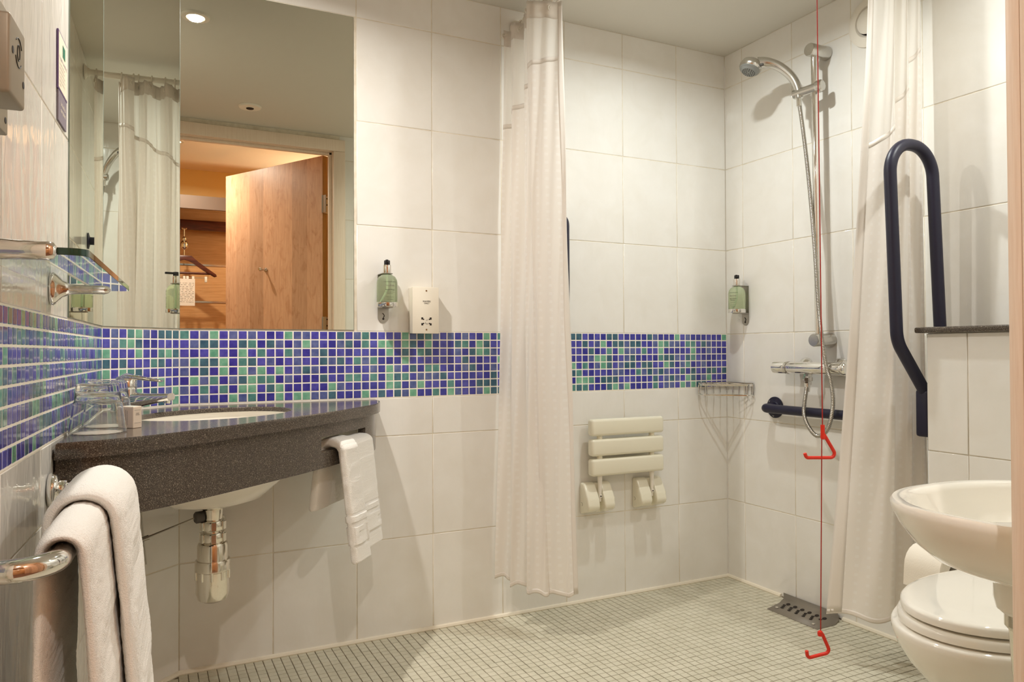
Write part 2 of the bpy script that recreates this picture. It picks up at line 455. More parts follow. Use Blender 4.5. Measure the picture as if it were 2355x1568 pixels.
# splayed corner wall
wall_corner = wall_slab('wall_corner', CEND.x, CEND.y, PHI_C, LC)
tiles(wall_corner, [0, LC], ROWS[:4], M['tile']); tiles(wall_corner, [0, LC], ROWS[7:], M['tile'])
mosaic(wall_corner, 0, LC, 5)
# left wall (u from the front wall towards the corner)
SL0 = (YF-.13-P0.y)/DL.y; LS = P0 + DL*SL0; LL = (CEND-LS).length
wall_left = wall_slab('wall_left', LS.x, LS.y, PHI_L, LL)
ul = sorted([0.0, LL] + [q for q in [(.262-SL0)+k*TW for k in range(-5, 4)] if .01 < q < LL-.01])
tiles(wall_left, ul, ROWS[:4], M['tile_wavy'])
tiles(wall_left, ul, ROWS[4:], M['tile_wavy'], skip=lambda a, b, c, d: a > (.50-SL0) and d < 2.0)
mosaic(wall_left, 0, LL, 11)
# right wall (normal -x): u runs towards the camera
LR = -YF
wall_right = wall_slab('wall_right', XR, 0, -pi/2, LR)
ur = [0, .0975] + [.0975+k*TW for k in range(1, 7)] + [LR]
tiles(wall_right, ur, ROWS_R, M['tile'])
# front wall with the doorway (normal +y): u runs with -x from the right wall
DX0, DX1, DZ = -1.265, -.140, 2.075                                    # doorway in x, and its height
LF = XR-(LS.x+.0)
u_r = XR-DX1; u_l = XR-DX0
wall_front = wall_slab('wall_front', XR, YF, pi, LF, holes=[(0, u_r, 0, ZC), (u_l, LF, 0, ZC), (u_r, u_l, DZ, ZC)], depth=.10)
tiles(wall_front, [0, .12, .3767, .6334, .8901, u_r], ROWS_R, M['tile'])

# floor
fl = BM(); box(fl, -1.36, XR+.02, -1.95, .02, -.06, -.0016)
floor = tag(obj('floor', fl, M['floor_grout'], smooth=False), kind='structure')
FP = .0256; cand = []
nxt = int((XR+1.33)/FP)+1; nyt = int(1.95/FP)+1
for i in range(nxt):
    for j in range(nyt):
        x = XR-.004-(i+.5)*FP; y = -.004-(j+.5)*FP
        lx = P0.x+DL.x*((y-P0.y)/DL.y)
        if x < lx+.006: continue
        if x < CORN.x and (x-CORN.x)*sin(PHI_C)-y*cos(PHI_C) < .012: continue
        if y < YF and not (DX0+.02 < x < DX1-.02): continue
        p = to_px((x, y, 0)); s = -1
        if p and 330 < p[0] < 2330 and p[1] < 1590: s = 1/p[2]
        cand.append((s, x, y))
cand.sort(key=lambda t: -t[0])
ft = bpy.data.meshes.new('floor_tile'); a = (FP-.0021)/2; d = .0011
def frg(q, z): return [(-q, -q, z), (q, -q, z), (q, q, z), (-q, q, z)]
ft.from_pydata(frg(a, -.0016)+frg(a, -.0007)+frg(a-d, 0), [], [(8, 9, 10, 11)]+[(r*4+i, r*4+(i+1) % 4, r*4+4+(i+1) % 4, r*4+4+i) for r in range(2) for i in range(4)])
ft.materials.append(M['floor_tile'])
bv = [v.co.copy() for v in ft.vertices]; bf = [tuple(p.vertices) for p in ft.polygons]; V = []; F = []
rf = random.Random(4)
for k, (s, x, y) in enumerate(cand):
    jx, jy, jz = rf.uniform(-.0003, .0003), rf.uniform(-.0003, .0003), rf.uniform(-.0003, .0002)
    if k < 300:
        o = bpy.data.objects.new('tile', ft); COL.objects.link(o); o.parent = floor; o.location = (x+jx, y+jy, jz)
    else:
        o0 = len(V); V += [(v.x+x+jx, v.y+y+jy, v.z+jz) for v in bv]; F += [tuple(q+o0 for q in f) for f in bf]
mm = bpy.data.meshes.new('tile_field'); mm.from_pydata(V, [], F); o = link_obj('tile_field', mm, M['floor_tile'], floor); o['kind'] = 'stuff'

# ceiling
c = BM(); box(c, -1.42, XR+.08, YF-.1, .08, ZC, ZC+.06); ceiling = tag(obj('ceiling', c, M['plaster'], smooth=False), kind='structure')

# sealant beads along the floor
t_ = BM(); tube(t_, [(CORN.x, -.003, .003), (XR, -.003, .003)], .0085, 8); tag(obj('trim_1', t_, M['sealant']), kind='structure')
t_ = BM(); tube(t_, [(XR-.003, 0, .003), (XR-.003, -.285, .003)], .0085, 8); tube(t_, [(XR-.003, -.56, .003), (XR-.003, YF, .003)], .0085, 8); tag(obj('trim_2', t_, M['sealant']), kind='structure')

t_ = BM(); tube(t_, [(CORN.x, -.003, .003), (CEND.x+.002, CEND.y-.002, .003)], .0085, 8); tag(obj('trim_4', t_, M['sealant']), kind='structure')
t_ = BM(); tube(t_, [(CEND.x+.003, CEND.y, .003), (LS.x+.003, LS.y+.13, .003)], .0085, 8); tag(obj('trim_5', t_, M['sealant']), kind='structure')

# door frame (trim_3) and the open door leaf
f = BM(); yi, yo = YF+.016, YF-.108
for (x0, x1) in ((DX1-.035, DX1+.03), (DX0-.03, DX0+.035)):
    box(f, x0, x1, YF-.001, yi, 0, DZ-.036, .003)
    box(f, x0, x1, yo, YF-.002, 0, DZ-.036)
box(f, DX0-.03, DX1+.03, YF-.001, yi, DZ-.035, DZ+.03, .003); box(f, DX0-.03, DX1+.03, yo, YF-.002, DZ-.035, DZ+.03)
box(f, DX1-.052, DX1-.035, YF-.06, YF-.03, 0, DZ-.035, .003); box(f, DX0+.035, DX1-.035, YF-.06, YF-.03, DZ-.05, DZ-.035, .003)
trim3 = tag(obj('trim_3', f, M['frame_grain']), kind='structure')
hinge = Vector((-.205, -1.952, 0)); DA = atan2(-.75, -.43)
door = thing('door_1', None, None, hinge, DA); tag(door, kind='structure')
b_ = BM(); box(b_, .0, .90, .0, .044, .012, 2.045, .0015, 1); leaf = obj('door_leaf', b_, M['beech'], door, smooth=False)
b_ = BM(); box(b_, -.0012, .0, .0, .044, .012, 2.045); obj('lipping', b_, M['beech_edge'], door, smooth=False)
for z in (1.765, 1.07, .22):
    b_ = BM(); box(b_, -.0032, -.0012, .006, .040, z-.05, z+.05); tube(b_, [(-.006, -.004, z-.05), (-.006, -.004, z+.05)], .006, 10)
    box(b_, -.034, -.004, -.007, -.004, z-.05, z+.05)
    h = obj('hinge', b_, M['steel'], door)
    for dz in (-.036, 0, .036):
        s_ = BM(); lathe(s_, [(0, 0), (.0045, 0), (.004, .001), (0, .0012)], 10, axis((-.0032, .022 + .008*((dz > -.02)*2-1), z+dz), (-1, 0, 0))); obj('screw', s_, M['dark_hole'], h)
# robe hook (double knob) on the inner face of the leaf
def knob_hook(parent, x, z, yface, sgn):
    b = BM(); lathe(b, [(0, 0), (.013, 0), (.013, .006), (.006, .010), (.006, .030), (.011, .036), (.012, .044), (.008, .052), (0, .053)], 18, axis((x, yface, z), (0, sgn, 0)))
    return obj('robe_hook', b, M['satin_chrome'], parent)
fs = -1 if (Matrix.Rotation(DA, 3, 'Z') @ Vector((0, -1, 0))).dot(Vector((0, 2, 0))-hinge) > 0 else 1
FACE = 0.0 if fs < 0 else .044
knob_hook(door, .50, 1.42, FACE, fs)
b_ = BM(); tube(b_, fillet([(.84, FACE, .99), (.84, FACE+fs*.05, .99), (.73, FACE+fs*.05, .99)], .02), .009, 12); lathe(b_, [(0, 0), (.026, 0), (.026, .008), (0, .008)], 24, axis((.84, FACE, .99), (0, fs, 0))); obj('lever_handle', b_, M['satin_chrome'], door)

# ------------------------------------------------------------------ hallway seen in the mirror
hc = BM(); box(hc, -2.3, .4, -3.42, YF-.105, 2.21, 2.27); tag(obj('ceiling', hc, M['hall_ceiling'], smooth=False), kind='structure')
hf = BM(); box(hf, -2.3, .4, -3.42, -1.952, -.06, -.004); tag(obj('floor', hf, mat('hall_carpet', (120, 84, 60), .95), smooth=False), kind='structure')
hw = BM(); box(hw, -2.3, .4, -3.42, -3.36, 0, 2.21); tag(obj('wall_rear', hw, M['hall_wall'], smooth=False), kind='structure')
hw = BM(); box(hw, .12, .18, -3.36, YF-.105, 0, 2.21); tag(obj('wall_hall_right', hw, M['hall_wall'], smooth=False), kind='structure')
hw = BM(); box(hw, -2.0, -1.94, -3.36, YF-.105, 0, 2.21); tag(obj('wall_hall_left', hw, M['hall_wall'], smooth=False), kind='structure')
hw = BM(); box(hw, DX1+.03, .12, YF-.112, YF-.104, 0, 2.21); box(hw, -1.94, DX0-.03, YF-.112, YF-.104, 0, 2.21); box(hw, DX0-.03, DX1+.03, YF-.112, YF-.104, DZ+.03, 2.21)
tag(obj('wall_hall_front', hw, M['hall_wall'], smooth=False), kind='structure')
# open wardrobe
wr = thing('open_wardrobe', 'beech open wardrobe niche with taupe shelf front, reflected in the mirror', 'wardrobe', (-1.05, -3.2, 0))
b_ = BM(); box(b_, -1.70, -.10, -3.36, -3.34, .0, 1.98); obj('back_panel', b_, M['beech_h'], wr, False, wr)
for z in (1.535, 1.275, 1.02):
    b_ = BM(); box(b_, -1.70, -.10, -3.34, -3.336, z-.006, z+.006); obj('inlay_strip', b_, M['satin_chrome'], wr, False, wr)
b_ = BM(); box(b_, -1.70, -.10, -3.36, -2.985, 1.935, 1.953); obj('shelf', b_, M['beech_h'], wr, False, wr)
b_ = BM(); box(b_, -1.70, -.10, -3.0, -2.98, 1.868, 1.955); obj('fascia', b_, M['taupe'], wr, False, wr)
b_ = BM(); box(b_, -1.70, -.10, -3.20, -3.165, 1.757, 1.823, .003); obj('hanging_rail', b_, M['dark_wood'], wr, True, wr)
for x in (-1.72, -.10):
    b_ = BM(); box(b_, x, x+.02, -3.36, -2.98, 0, 1.98); obj('side_panel', b_, M['beech_h'], wr, False, wr)
# hanger with its captive fitting and trouser clips
hx, hy = -.878, -3.13
hg = thing('coat_hanger', 'dark brown wooden coat hanger hanging in the wardrobe, reflected in the mirror', 'hanger', (hx, hy, 1.76))
b_ = BM(); lathe(b_, [(0, 1.758), (.020, 1.757), (.016, 1.752), (.004, 1.744), (.004, 1.70), (.0145, 1.692), (.0155, 1.684), (.0145, 1.676), (.012, 1.672), (.024, 1.66), (.0265, 1.645), (.024, 1.628), (.010, 1.616), (.0042, 1.61), (.0042, 1.575), (0, 1.575)], 20, Matrix.Translation((hx, hy, 0))); obj('captive_fitting', b_, M['chrome'], hg, True, hg)
b_ = BM(); arc = [(-.205, 1.438), (-.20, 1.452), (-.14, 1.494), (-.085, 1.535), (-.045, 1.572), (.045, 1.572), (.085, 1.535), (.14, 1.494), (.20, 1.452), (.205, 1.438), (.19, 1.432), (.12, 1.475), (.05, 1.525), (.03, 1.54), (0, 1.548), (-.03, 1.54), (-.05, 1.525), (-.12, 1.475), (-.19, 1.432)]
prism(b_, arc, -.012, .012, frame((hx, hy, 0), (1, 0, 0), (0, 0, 1)), .003); obj('shoulder', b_, M['dark_wood'], hg, True, hg)
b_ = BM(); tube(b_, [(hx-.175, hy, 1.455), (hx+.175, hy, 1.455)], .008, 12); obj('trouser_bar', b_, M['dark_wood'], hg, True, hg)
b_ = BM(); tube(b_, [(hx-.15, hy, 1.425), (hx+.15, hy, 1.425)], .0025, 8)
for s in (-.15, .15): tube(b_, [(hx+s, hy, 1.425), (hx+s, hy, 1.452)], .0025, 8)
obj('clip_rod', b_, M['chrome'], hg, True, hg)
for s in (-.13, .0, .02, .055, .135):
    b_ = BM(); box(b_, hx+s-.008, hx+s+.008, hy-.008, hy+.012, 1.395, 1.434, .003); obj('clip', b_, M['white_plastic'], hg, True, hg)
pl = thing('laundry_list', 'white printed paper list clipped under the coat hanger', 'paper', (hx, hy+.004, 1.32))
b_ = BM(); box(b_, hx-.05, hx+.066, hy+.013, hy+.0135, 1.234, 1.415); obj('sheet', b_, M['paper'], pl, False, pl)
b_ = BM()
rr = random.Random(2)
for k in range(12):
    z = 1.385-k*.0115; x = hx-.04
    while x < hx+.055:
        l = rr.uniform(.006, .02); box(b_, x, min(x+l, hx+.06), hy+.0137, hy+.0139, z, z+.0022); x += l+rr.uniform(.003, .012)
obj('print', b_, M['ink_grey'], pl, False, pl)
# lit wall lamp behind the door
wl = thing('wall_lamp', 'lit frosted wall lamp glowing in the gap beside the door hinge', 'lamp', (.055, -2.9, 1.77))
b_ = BM(); lathe(b_, [(0, -.06), (.028, -.06), (.034, -.03), (.034, .04), (.028, .06), (0, .06)], 20, Matrix.Translation((.02, -2.9, 1.77))); obj('glass_shade', b_, M['wall_lamp'], wl, True, wl)
b_ = BM(); box(b_, .106, .12, -2.95, -2.85, 1.70, 1.84, .004); tube(b_, [(.106, -2.9, 1.69), (.02, -2.9, 1.69)], .008, 10); lathe(b_, [(0, 0), (.03, 0), (.03, .025), (0, .025)], 20, Matrix.Translation((.02, -2.9, 1.685))); obj('bracket', b_, M['satin_chrome'], wl, True, wl)
ld = bpy.data.lights.new('wall_lamp_light', 'POINT'); ld.energy = 10; ld.color = (1, .86, .68); ld.shadow_soft_size = .04
lo = bpy.data.objects.new('wall_lamp_light', ld); COL.objects.link(lo); lo.location = (-.03, -2.87, 1.77)

# ------------------------------------------------------------------ ceiling fittings
for (x, y, z, e, colr, lab) in DOWNLIGHTS:
    t = thing('ceiling_downlight', lab, 'downlight', (x, y, z), 0, 'ceiling downlights')
    b_ = BM(); lathe(b_, [(.030, -.004), (.032, -.007), (.047, -.006), (.050, 0), (.030, 0)], 32, capped=False); obj('trim_ring', b_, M['white_plastic'], t)
    b_ = BM(); lathe(b_, [(0, -.0035), (.031, -.0035), (.031, -.001), (0, -.001)], 24); obj('lamp_lens', b_, M['lamp'], t)
    ld = bpy.data.lights.new('downlight_light', 'AREA'); ld.shape = 'DISK'; ld.size = .045; ld.energy = e; ld.color = colr; ld.spread = math.radians(165)
    lo = bpy.data.objects.new('downlight_light', ld); COL.objects.link(lo); lo.location = (x, y, z-.012)
t = thing('ceiling_sensor', 'small round white ceiling fitting with dark centre, reflected above the doorway', 'sensor', (-.655, -1.50, ZC))
b_ = BM(); lathe(b_, [(0, -.010), (.020, -.010), (.050, -.008), (.055, -.002), (.055, 0), (0, 0)], 32); obj('ring', b_, M['white_plastic'], t)
b_ = BM(); lathe(b_, [(0, -.014), (.017, -.0125), (.019, -.0095), (0, -.0095)], 24); obj('lens', b_, M['dark_hole'], t)

# ------------------------------------------------------------------ mirrors
def mirror(name, label, wall, u0, u1, z0, z1):
    r = thing(name, label, 'mirror'); r.matrix_basis = wall.matrix_basis.copy()
    b = BM(); box(b, u0, u1, -.0016, .0026, z0, z1); obj('glass', b, M['mirror_edge'], r, False)
    b = BM(); v = [b.verts.new(q) for q in ((u0+.0007, -.0017, z0+.0007), (u1-.0007, -.0017, z0+.0007), (u1-.0007, -.0017, z1-.0007), (u0+.0007, -.0017, z1-.0007))]; b.faces.new(v)
    o = obj('silvering', b, M['mirror'], r, False)
    return r
mirror('wall_mirror', 'large frameless mirror on the back wall reflecting the open wooden door', wall_back, .0003, -CORN.x-.5225, .991, 1.9915)
mirror('wall_mirror', 'narrow corner mirror on the splayed wall reflecting the shower curtain', wall_corner, .0005, LC-.0005, .991, 1.9915)
mirror('wall_mirror', 'narrow side mirror on the left wall beside the corner, darkest of the three', wall_left, .5225-SL0, LL-.0005, .991, 1.9915)

# ------------------------------------------------------------------ corner vanity
FRONT = spline([(-1.262, -.895), (-1.249, -.869), (-1.1776, -.845), (-1.07, -.781), (-.889, -.625), (-.709, -.4545), (-.60, -.33), (-.511, -.214), (-.466, -.10), (-.455, -.0035)][1:], 5)
FRONT = [Vector((p[0], p[1])) for p in FRONT]
FRONT[0] = Vector((-1.2565, -.872))
van = thing('corner_vanity', 'dark speckled corner vanity top with curved front apron and towel slot', 'vanity', (-.95, -.33, .62))
BC = Vector((-.955, -.335)); 
def ell(a, b, n=48, ang=pi/4, c=BC, e=2.0):
    out = []
    for k in range(n):
        t = 2*pi*k/n; x = a*abs(cos(t))**(2/e)*(1 if cos(t) >= 0 else -1); y = b*abs(sin(t))**(2/e)*(1 if sin(t) >= 0 else -1)
        out.append(Vector((c.x+x*cos(ang)-y*sin(ang), c.y+x*sin(ang)+y*cos(ang))))
    return out
off_c = Vector((-.0022, 0)); 
OUT = list(FRONT) + [Vector((CORN.x+.0, -.0035)), CEND + Vector((.003, -.0025))]
def counter(outline, hole, z0, z1, bev=.003):
    b = BM(); n = len(outline)
    def ringv(z, pts): return [b.verts.new((p.x, p.y, z)) for p in pts]
    cen = sum(outline, Vector((0, 0)))/n
    ins = [p + (cen-p).normalized()*bev for p in outline]
    hout = hole; hin = [p + (p-BC).normalized()*bev for p in hole]
    for (o_, h_, z) in ((ins, hin, z1),):
        O = ringv(z, o_); H = ringv(z, h_)
        ed = [b.edges.new((O[i], O[(i+1) % n])) for i in range(n)] + [b.edges.new((H[i], H[(i+1) % len(H)])) for i in range(len(H))]
        bmesh.ops.triangle_fill(b, edges=ed, use_beauty=True, use_dissolve=False)
        top = [list(f.verts) for f in b.faces]
        O1 = ringv(z1-bev, outline); O0 = ringv(z0, outline); H1 = ringv(z1-bev, hole); H0 = ringv(z0, hole)
        for A, B_ in ((O, O1), (O1, O0), (H, H1), (H1, H0)):
            m_ = len(A)
            for i in range(m_): b.faces.new((A[i], A[(i+1) % m_], B_[(i+1) % m_], B_[i]))
        low = dict(list(zip(O, O0)) + list(zip(H, H0)))
        for tr in top: b.faces.new([low[v] for v in tr][::-1])
    return b
HOLE = ell(.215, .158)
obj('worktop', counter(OUT, HOLE, .7575, .7695), M['granite'], van, True, van, 30)
def offset_poly(pts, d):
    out = []
    for i, p in enumerate(pts):
        a = pts[max(i-1, 0)]; b = pts[min(i+1, len(pts)-1)]; t = (b-a).normalized(); out.append(p + Vector((-t.y, t.x))*d)
    return out
APO = offset_poly(FRONT, .014); API = offset_poly(FRONT, .036)         # apron faces, set back under the worktop
def arclen(pts):
    s = [0]
    for a, b in zip(pts, pts[1:]): s.append(s[-1]+(b-a).length)
    return s
SA = arclen(APO)
def at_s(pts, S, s):
    for i in range(len(S)-1):
        if s <= S[i+1] or i == len(S)-2:
            t = (s-S[i])/(S[i+1]-S[i]); return pts[i].lerp(pts[i+1], t)
def s_near(p): return min(range(len(APO)), key=lambda i: (APO[i]-p).length)
s_a = SA[s_near(Vector((-.70, -.44)))]; s_b = SA[s_near(Vector((-.545, -.245)))]
def apron_strip(b, s0, s1, z0, z1, n):
    rings = []
    for k in range(n+1):
        s = s0+(s1-s0)*k/n; o_ = at_s(APO, SA, s); i_ = at_s(API, SA, s)
        rings.append([(o_.x, o_.y, z0), (o_.x, o_.y, z1), (i_.x, i_.y, z1), (i_.x, i_.y, z0)])
    loft(b, rings)
ZA0, ZA1, ZS0, ZS1 = .627, .741, .668, .706
b_ = BM(); apron_strip(b_, .004, s_a, ZA0, ZA1, 22); apron_strip(b_, s_b, SA[-1]-.001, ZA0, ZA1, 10); apron_strip(b_, s_a, s_b, ZA0, ZS0, 10); apron_strip(b_, s_a, s_b, ZS1, ZA1, 10)
FI = offset_poly(FRONT, .030); rings_ = []
for o_, i_ in list(zip(FRONT, FI)):
    rings_.append([(o_.x, o_.y, .7405), (o_.x, o_.y, .7578), (i_.x, i_.y, .7578), (i_.x, i_.y, .7405)])
b2_ = BM(); loft(b2_, rings_); obj('front_lip', b2_, M['granite'], van, True, van, 30)
obj('apron', b_, M['granite'], van, True, van, 30)
# undermounted bowl
wb = thing('wash_basin', 'white oval undermounted wash basin sunk in the dark corner worktop', 'basin', (BC.x, BC.y, .757))
rings = []
PR = [(1.06, .7568), (1.06, .742), (1.0, .712), (.93, .66), (.80, .60), (.55, .562), (.25, .548), (.16, .546)]
b_ = BM(); outer = [[(p.x, p.y, z-.008 if i > 1 else z) for p in ell(.215*k+.012, .158*k+.012)] for i, (k, z) in enumerate(PR)]
inner = [[(p.x, p.y, z+.004) for p in ell(.215*k*(1 if k < 1.01 else .97), .158*k*(1 if k < 1.01 else .97))] for k, z in PR[::-1]]
inner[-1] = [(p.x, p.y, .7568) for p in ell(.218, .161)]
loft(b_, outer+inner, True, True) if False else loft(b_, outer+inner, False, False, True)
obj('bowl', b_, M['ceramic'], wb, True, wb, 60)
b_ = BM(); lathe(b_, [(0, .556), (.018, .556), (.030, .553), (.034, .549), (.034, .54), (0, .54)], 28, Matrix.Translation((BC.x, BC.y, 0))); obj('plug', b_, M['chrome'], wb, True, wb)
# bottle trap
TX, TY = -.966, -.335
tp = thing('bottle_trap', 'spotted chrome bottle trap hanging below the corner basin', 'bottle trap', (TX, TY, .54)); MT = Matrix.Translation((TX, TY, 0))
b_ = BM(); lathe(b_, [(0, .5395), (.036, .5395), (.036, .536), (.025, .530), (.024, .515), (.022, .500), (.022, .470), (.0, .470)], 28, MT); obj('waste_body', b_, M['old_chrome'], tp, True, tp)
for z0, z1, r in ((.478, .503, .029), (.447, .473, .029)):
    b_ = BM(); lathe(b_, [(.020, z0), (r-.002, z0), (r, z0+.003), (r, z1-.003), (r-.002, z1), (.020, z1)], 28, MT, False)
    for k in range(6): 
        a_ = k*pi/3; box(b_, -.006, .006, r-.003, r+.0035, z0+.002, z1-.002, .001, 1, MT @ Matrix.Rotation(a_, 4, 'Z'))
    obj('nut', b_, M['old_chrome'], tp, True, tp)
b_ = BM(); lathe(b_, [(0, .450), (.022, .450), (.034, .446), (.0365, .440), (.0365, .397), (0, .397)], 32, MT); obj('upper_body', b_, M['old_chrome'], tp, True, tp)
b_ = BM(); lathe(b_, [(0, .404), (.0405, .404), (.042, .400), (.042, .378), (.0395, .376), (.0395, .322), (.035, .307), (.022, .300), (0, .2985)], 36, MT)
for k in range(10): 
    a_ = k*2*pi/10+.2; tube(b_, [(TX+.0395*cos(a_), TY+.0395*sin(a_), .38), (TX+.0395*cos(a_), TY+.0395*sin(a_), .358)], .0035, 8)
obj('cup', b_, M['old_chrome'], tp, True, tp)
b_ = BM(); tube(b_, [(TX, TY+.03, .425), (TX+.03, -.0, .425)], .0165, 16); lathe(b_, [(0, 0), (.032, 0), (.026, .008), (0, .008)], 24, axis((TX+.03, -.002, .425), (0, -1, 0))); obj('outlet_pipe', b_, M['old_chrome'], tp, True, tp)
b_ = BM(); lathe(b_, [(0, 0), (.012, 0), (.0145, .004), (.0145, .020), (.010, .024), (0, .024)], 18, axis((TX-.020, TY-.006, .514), (-1, -.12, -.05))); obj('rod_gland', b_, M['rubber_grey'], tp, True, tp)
b_ = BM(); tube(b_, [(TX-.04, TY-.008, .513), (-1.122, -.352, .476), (-1.136, -.354, .4725)], .0026, 8); obj('ball_rod', b_, M['steel'], tp, True, tp)
b_ = BM(); tube(b_, [(-1.131, -.352, .60), (-1.122, -.352, .476), (-1.116, -.352, .415)], .0018, 8); obj('lift_rod', b_, M['steel'], tp, True, tp)
b_ = BM(); tube(b_, [(-1.110, -.3525, .4795), (-1.134, -.3525, .4725)], .0058, 10); obj('rod_clamp', b_, M['steel'], tp, True, tp)

# mixer tap
TP = Vector((-1.160, -.215, .7697)); td = Vector((.90, -.44, 0)).normalized(); tap = thing('mixer_tap', 'chrome single lever mixer tap at the back of the corner basin', 'tap', TP, atan2(td.y, td.x))
b_ = BM(); lathe(b_, [(0, 0), (.028, 0), (.028, .004), (.0235, .008), (.0225, .03), (.0225, .060), (0, .060)], 28); obj('body', b_, M['chrome'], tap)
b_ = BM(); path = spline([(.006, 0, .030), (.04, 0, .033), (.08, 0, .037), (.112, 0, .040)], 6); n_ = len(path); rings = []
for i, p in enumerate(path):
    t_ = i/(n_-1); wd = .019*(1-t_)+.013*t_; hh = .024*(1-t_)**1.6+.0095*(1-(1-t_)**1.6)
    rings.append([(p.x + (.004*cos(2*pi*k/18) if i == n_-1 else 0), wd*(abs(cos(2*pi*k/18))**.7)*(1 if cos(2*pi*k/18) > 0 else -1), p.z+hh*(abs(sin(2*pi*k/18))**.7)*(1 if sin(2*pi*k/18) > 0 else -1)) for k in range(18)])
loft(b_, rings); lathe(b_, [(0, 0), (.009, 0), (.009, .012), (0, .012)], 16, axis((.101, 0, .024), (.12, 0, 1))); obj('spout', b_, M['chrome'], tap, True, None, 50)
b_ = BM(); lathe(b_, [(0, .0605), (.0225, .0605), (.0235, .064), (.0235, .082), (.018, .090), (0, .093)], 28); rings = []
for i, (x, z, wd, hh) in enumerate(((-.022, .086, .014, .006), (.0, .092, .020, .009), (.03, .089, .015, .006), (.06, .084, .0115, .0042), (.085, .081, .0105, .0036), (.090, .0805, .007, .0022))):
    rings.append([(x, wd*cos(2*pi*k/16), z+hh*sin(2*pi*k/16)) for k in range(16)])
loft(b_, rings); obj('lever', b_, M['chrome'], tap, True, None, 50)

# tumblers upside down on paper coasters
def tumbler_bm():
    b = BM(); lathe(b, [(.0452, .0004), (.0470, .0008), (.0468, .003), (.04632, .0065), (.04005, .052), (.0395, .056), (.0388, .0572), (.0376, .0585), (.0374, .061), (.0373, .064), (.0354, .083), (.0351, .0865), (.0335, .0905), (.031, .0915), (.028, .0918), (0, .0905)], 48, None, False)
    lathe(b, [(.0452, .0004), (.0450, .003), (.04455, .0065), (.0383, .052), (.0378, .056), (.0362, .061), (.0350, .069), (.0335, .0725), (.029, .0742), (0, .0745)], 48, None, False)
    bmesh.ops.remove_doubles(b, verts=b.verts, dist=1e-5); bmesh.ops.scale(b, vec=(1.06, 1.06, 1.03), verts=b.verts); return b
for (x, y, lab, clab) in ((-1.2008, -.716, 'upside-down glass tumbler at the front edge of the vanity, next to the soap carton', 'scalloped white paper coaster under the front tumbler'),
                          (-1.190, -.585, 'upside-down glass tumbler standing behind the front one, before the tap', 'scalloped white paper coaster under the rear tumbler')):
    b_ = BM(); rings = []
    for (r, z) in ((.0435, .7698), (.0435, .7704)): rings.append([(x+(r-.0018+.0018*cos(16*2*pi*k/96))*cos(2*pi*k/96), y+(r-.0018+.0018*cos(16*2*pi*k/96))*sin(2*pi*k/96), z) for k in range(96)])
    loft(b_, rings); o = obj('paper_coaster', b_, M['paper'], None, False); tag(o, clab, 'coaster', 'paper coasters under the tumblers')
    t = thing('glass_tumbler', lab, 'tumbler', (x, y, .7706), 0, 'upside-down tumblers on the vanity'); obj('glass', tumbler_bm(), M['clear_glass'], t, True, None, 50)
# soap carton
sa = math.radians(-44); sc_ = thing('soap_carton', 'small white soap carton with tiny print beside the tumbler', 'carton', (-1.1455, -.637, .7697), sa)
b_ = BM(); box(b_, -.017, .017, -.0115, .0115, 0, .043, .0008, 1); obj('carton', b_, M['carton'], sc_, False)
b_ = BM(); box(b_, -.0165, .0165, -.011, .011, .0432, .0438); obj('flap', b_, M['carton'], sc_, False)
for k, s in enumerate(('TRIPLE MILLED HAND SOAP', 'SAVON POUR LES MAINS')):
    text('print', s, .0026, M['ink'], sc_, frame((.0015+.004*k-.003, -.0117, .021), (0, 0, 1), (-1, 0, 0)))
text('print', 'SOAP\nSAVON', .003, M['ink'], sc_, frame((.0172, 0, .028), (0, 1, 0), (0, 0, 1)))
b_ = BM(); box(b_, .0171, .0173, -.008, .008, .010, .0104); obj('print_rule', b_, M['ink'], sc_, False); b_ = BM(); box(b_, .0171, .0173, -.008, .008, .036, .0364); obj('print_rule', b_, M['ink'], sc_, False)

# ------------------------------------------------------------------ towels
def ribbon(path, nrm, side, W, T, jitter, seed, nw=26, relief=None, edge_round=.9):
    """thick towel fold: rounded-rectangle section (W along side, T along normal) swept along path"""
    b = BM(); P = path; n = len(P); rings = []; rnd = random.Random(seed)
    K = nw*2+12
    ph = [rnd.uniform(0, 6.28) for _ in range(6)]
    for i in range(n):
        t = (P[min(i+1, n-1)]-P[max(i-1, 0)]).normalized(); sd = Vector(side).normalized(); nn = t.cross(sd).normalized()
        if nrm and nn.dot(nrm) < 0 and False: nn = -nn
        s_ = i/(n-1); endk = min(1, max(.15, sqrt(max(0, 1-(1-min(1, min(s_, 1-s_)*n/3.0))**2))))
        r = []
        for k in range(K):
            a = 2*pi*k/K; ca, sa_ = cos(a), sin(a); e = .32
            x = (abs(ca)**e)*(1 if ca >= 0 else -1); y = (abs(sa_)**.75)*(1 if sa_ >= 0 else -1)
            dx = W/2*x; dy = T/2*y*endk
            wob = jitter*(sin(i*.23+ph[0]+3*ca)+.7*sin(i*.11+ph[1]-4*sa_)+.5*sin(i*.37+ph[2]+5*ca))
            rel = relief(dx, i, y) if relief else 0
            g = rnd.uniform(-1, 1)*jitter*.55
            r.append(P[i] + sd*(dx+wob*.6) + nn*(dy+wob*.5*y+(rel+g)*y))
        rings.append(r)
    loft(b, rings); return b

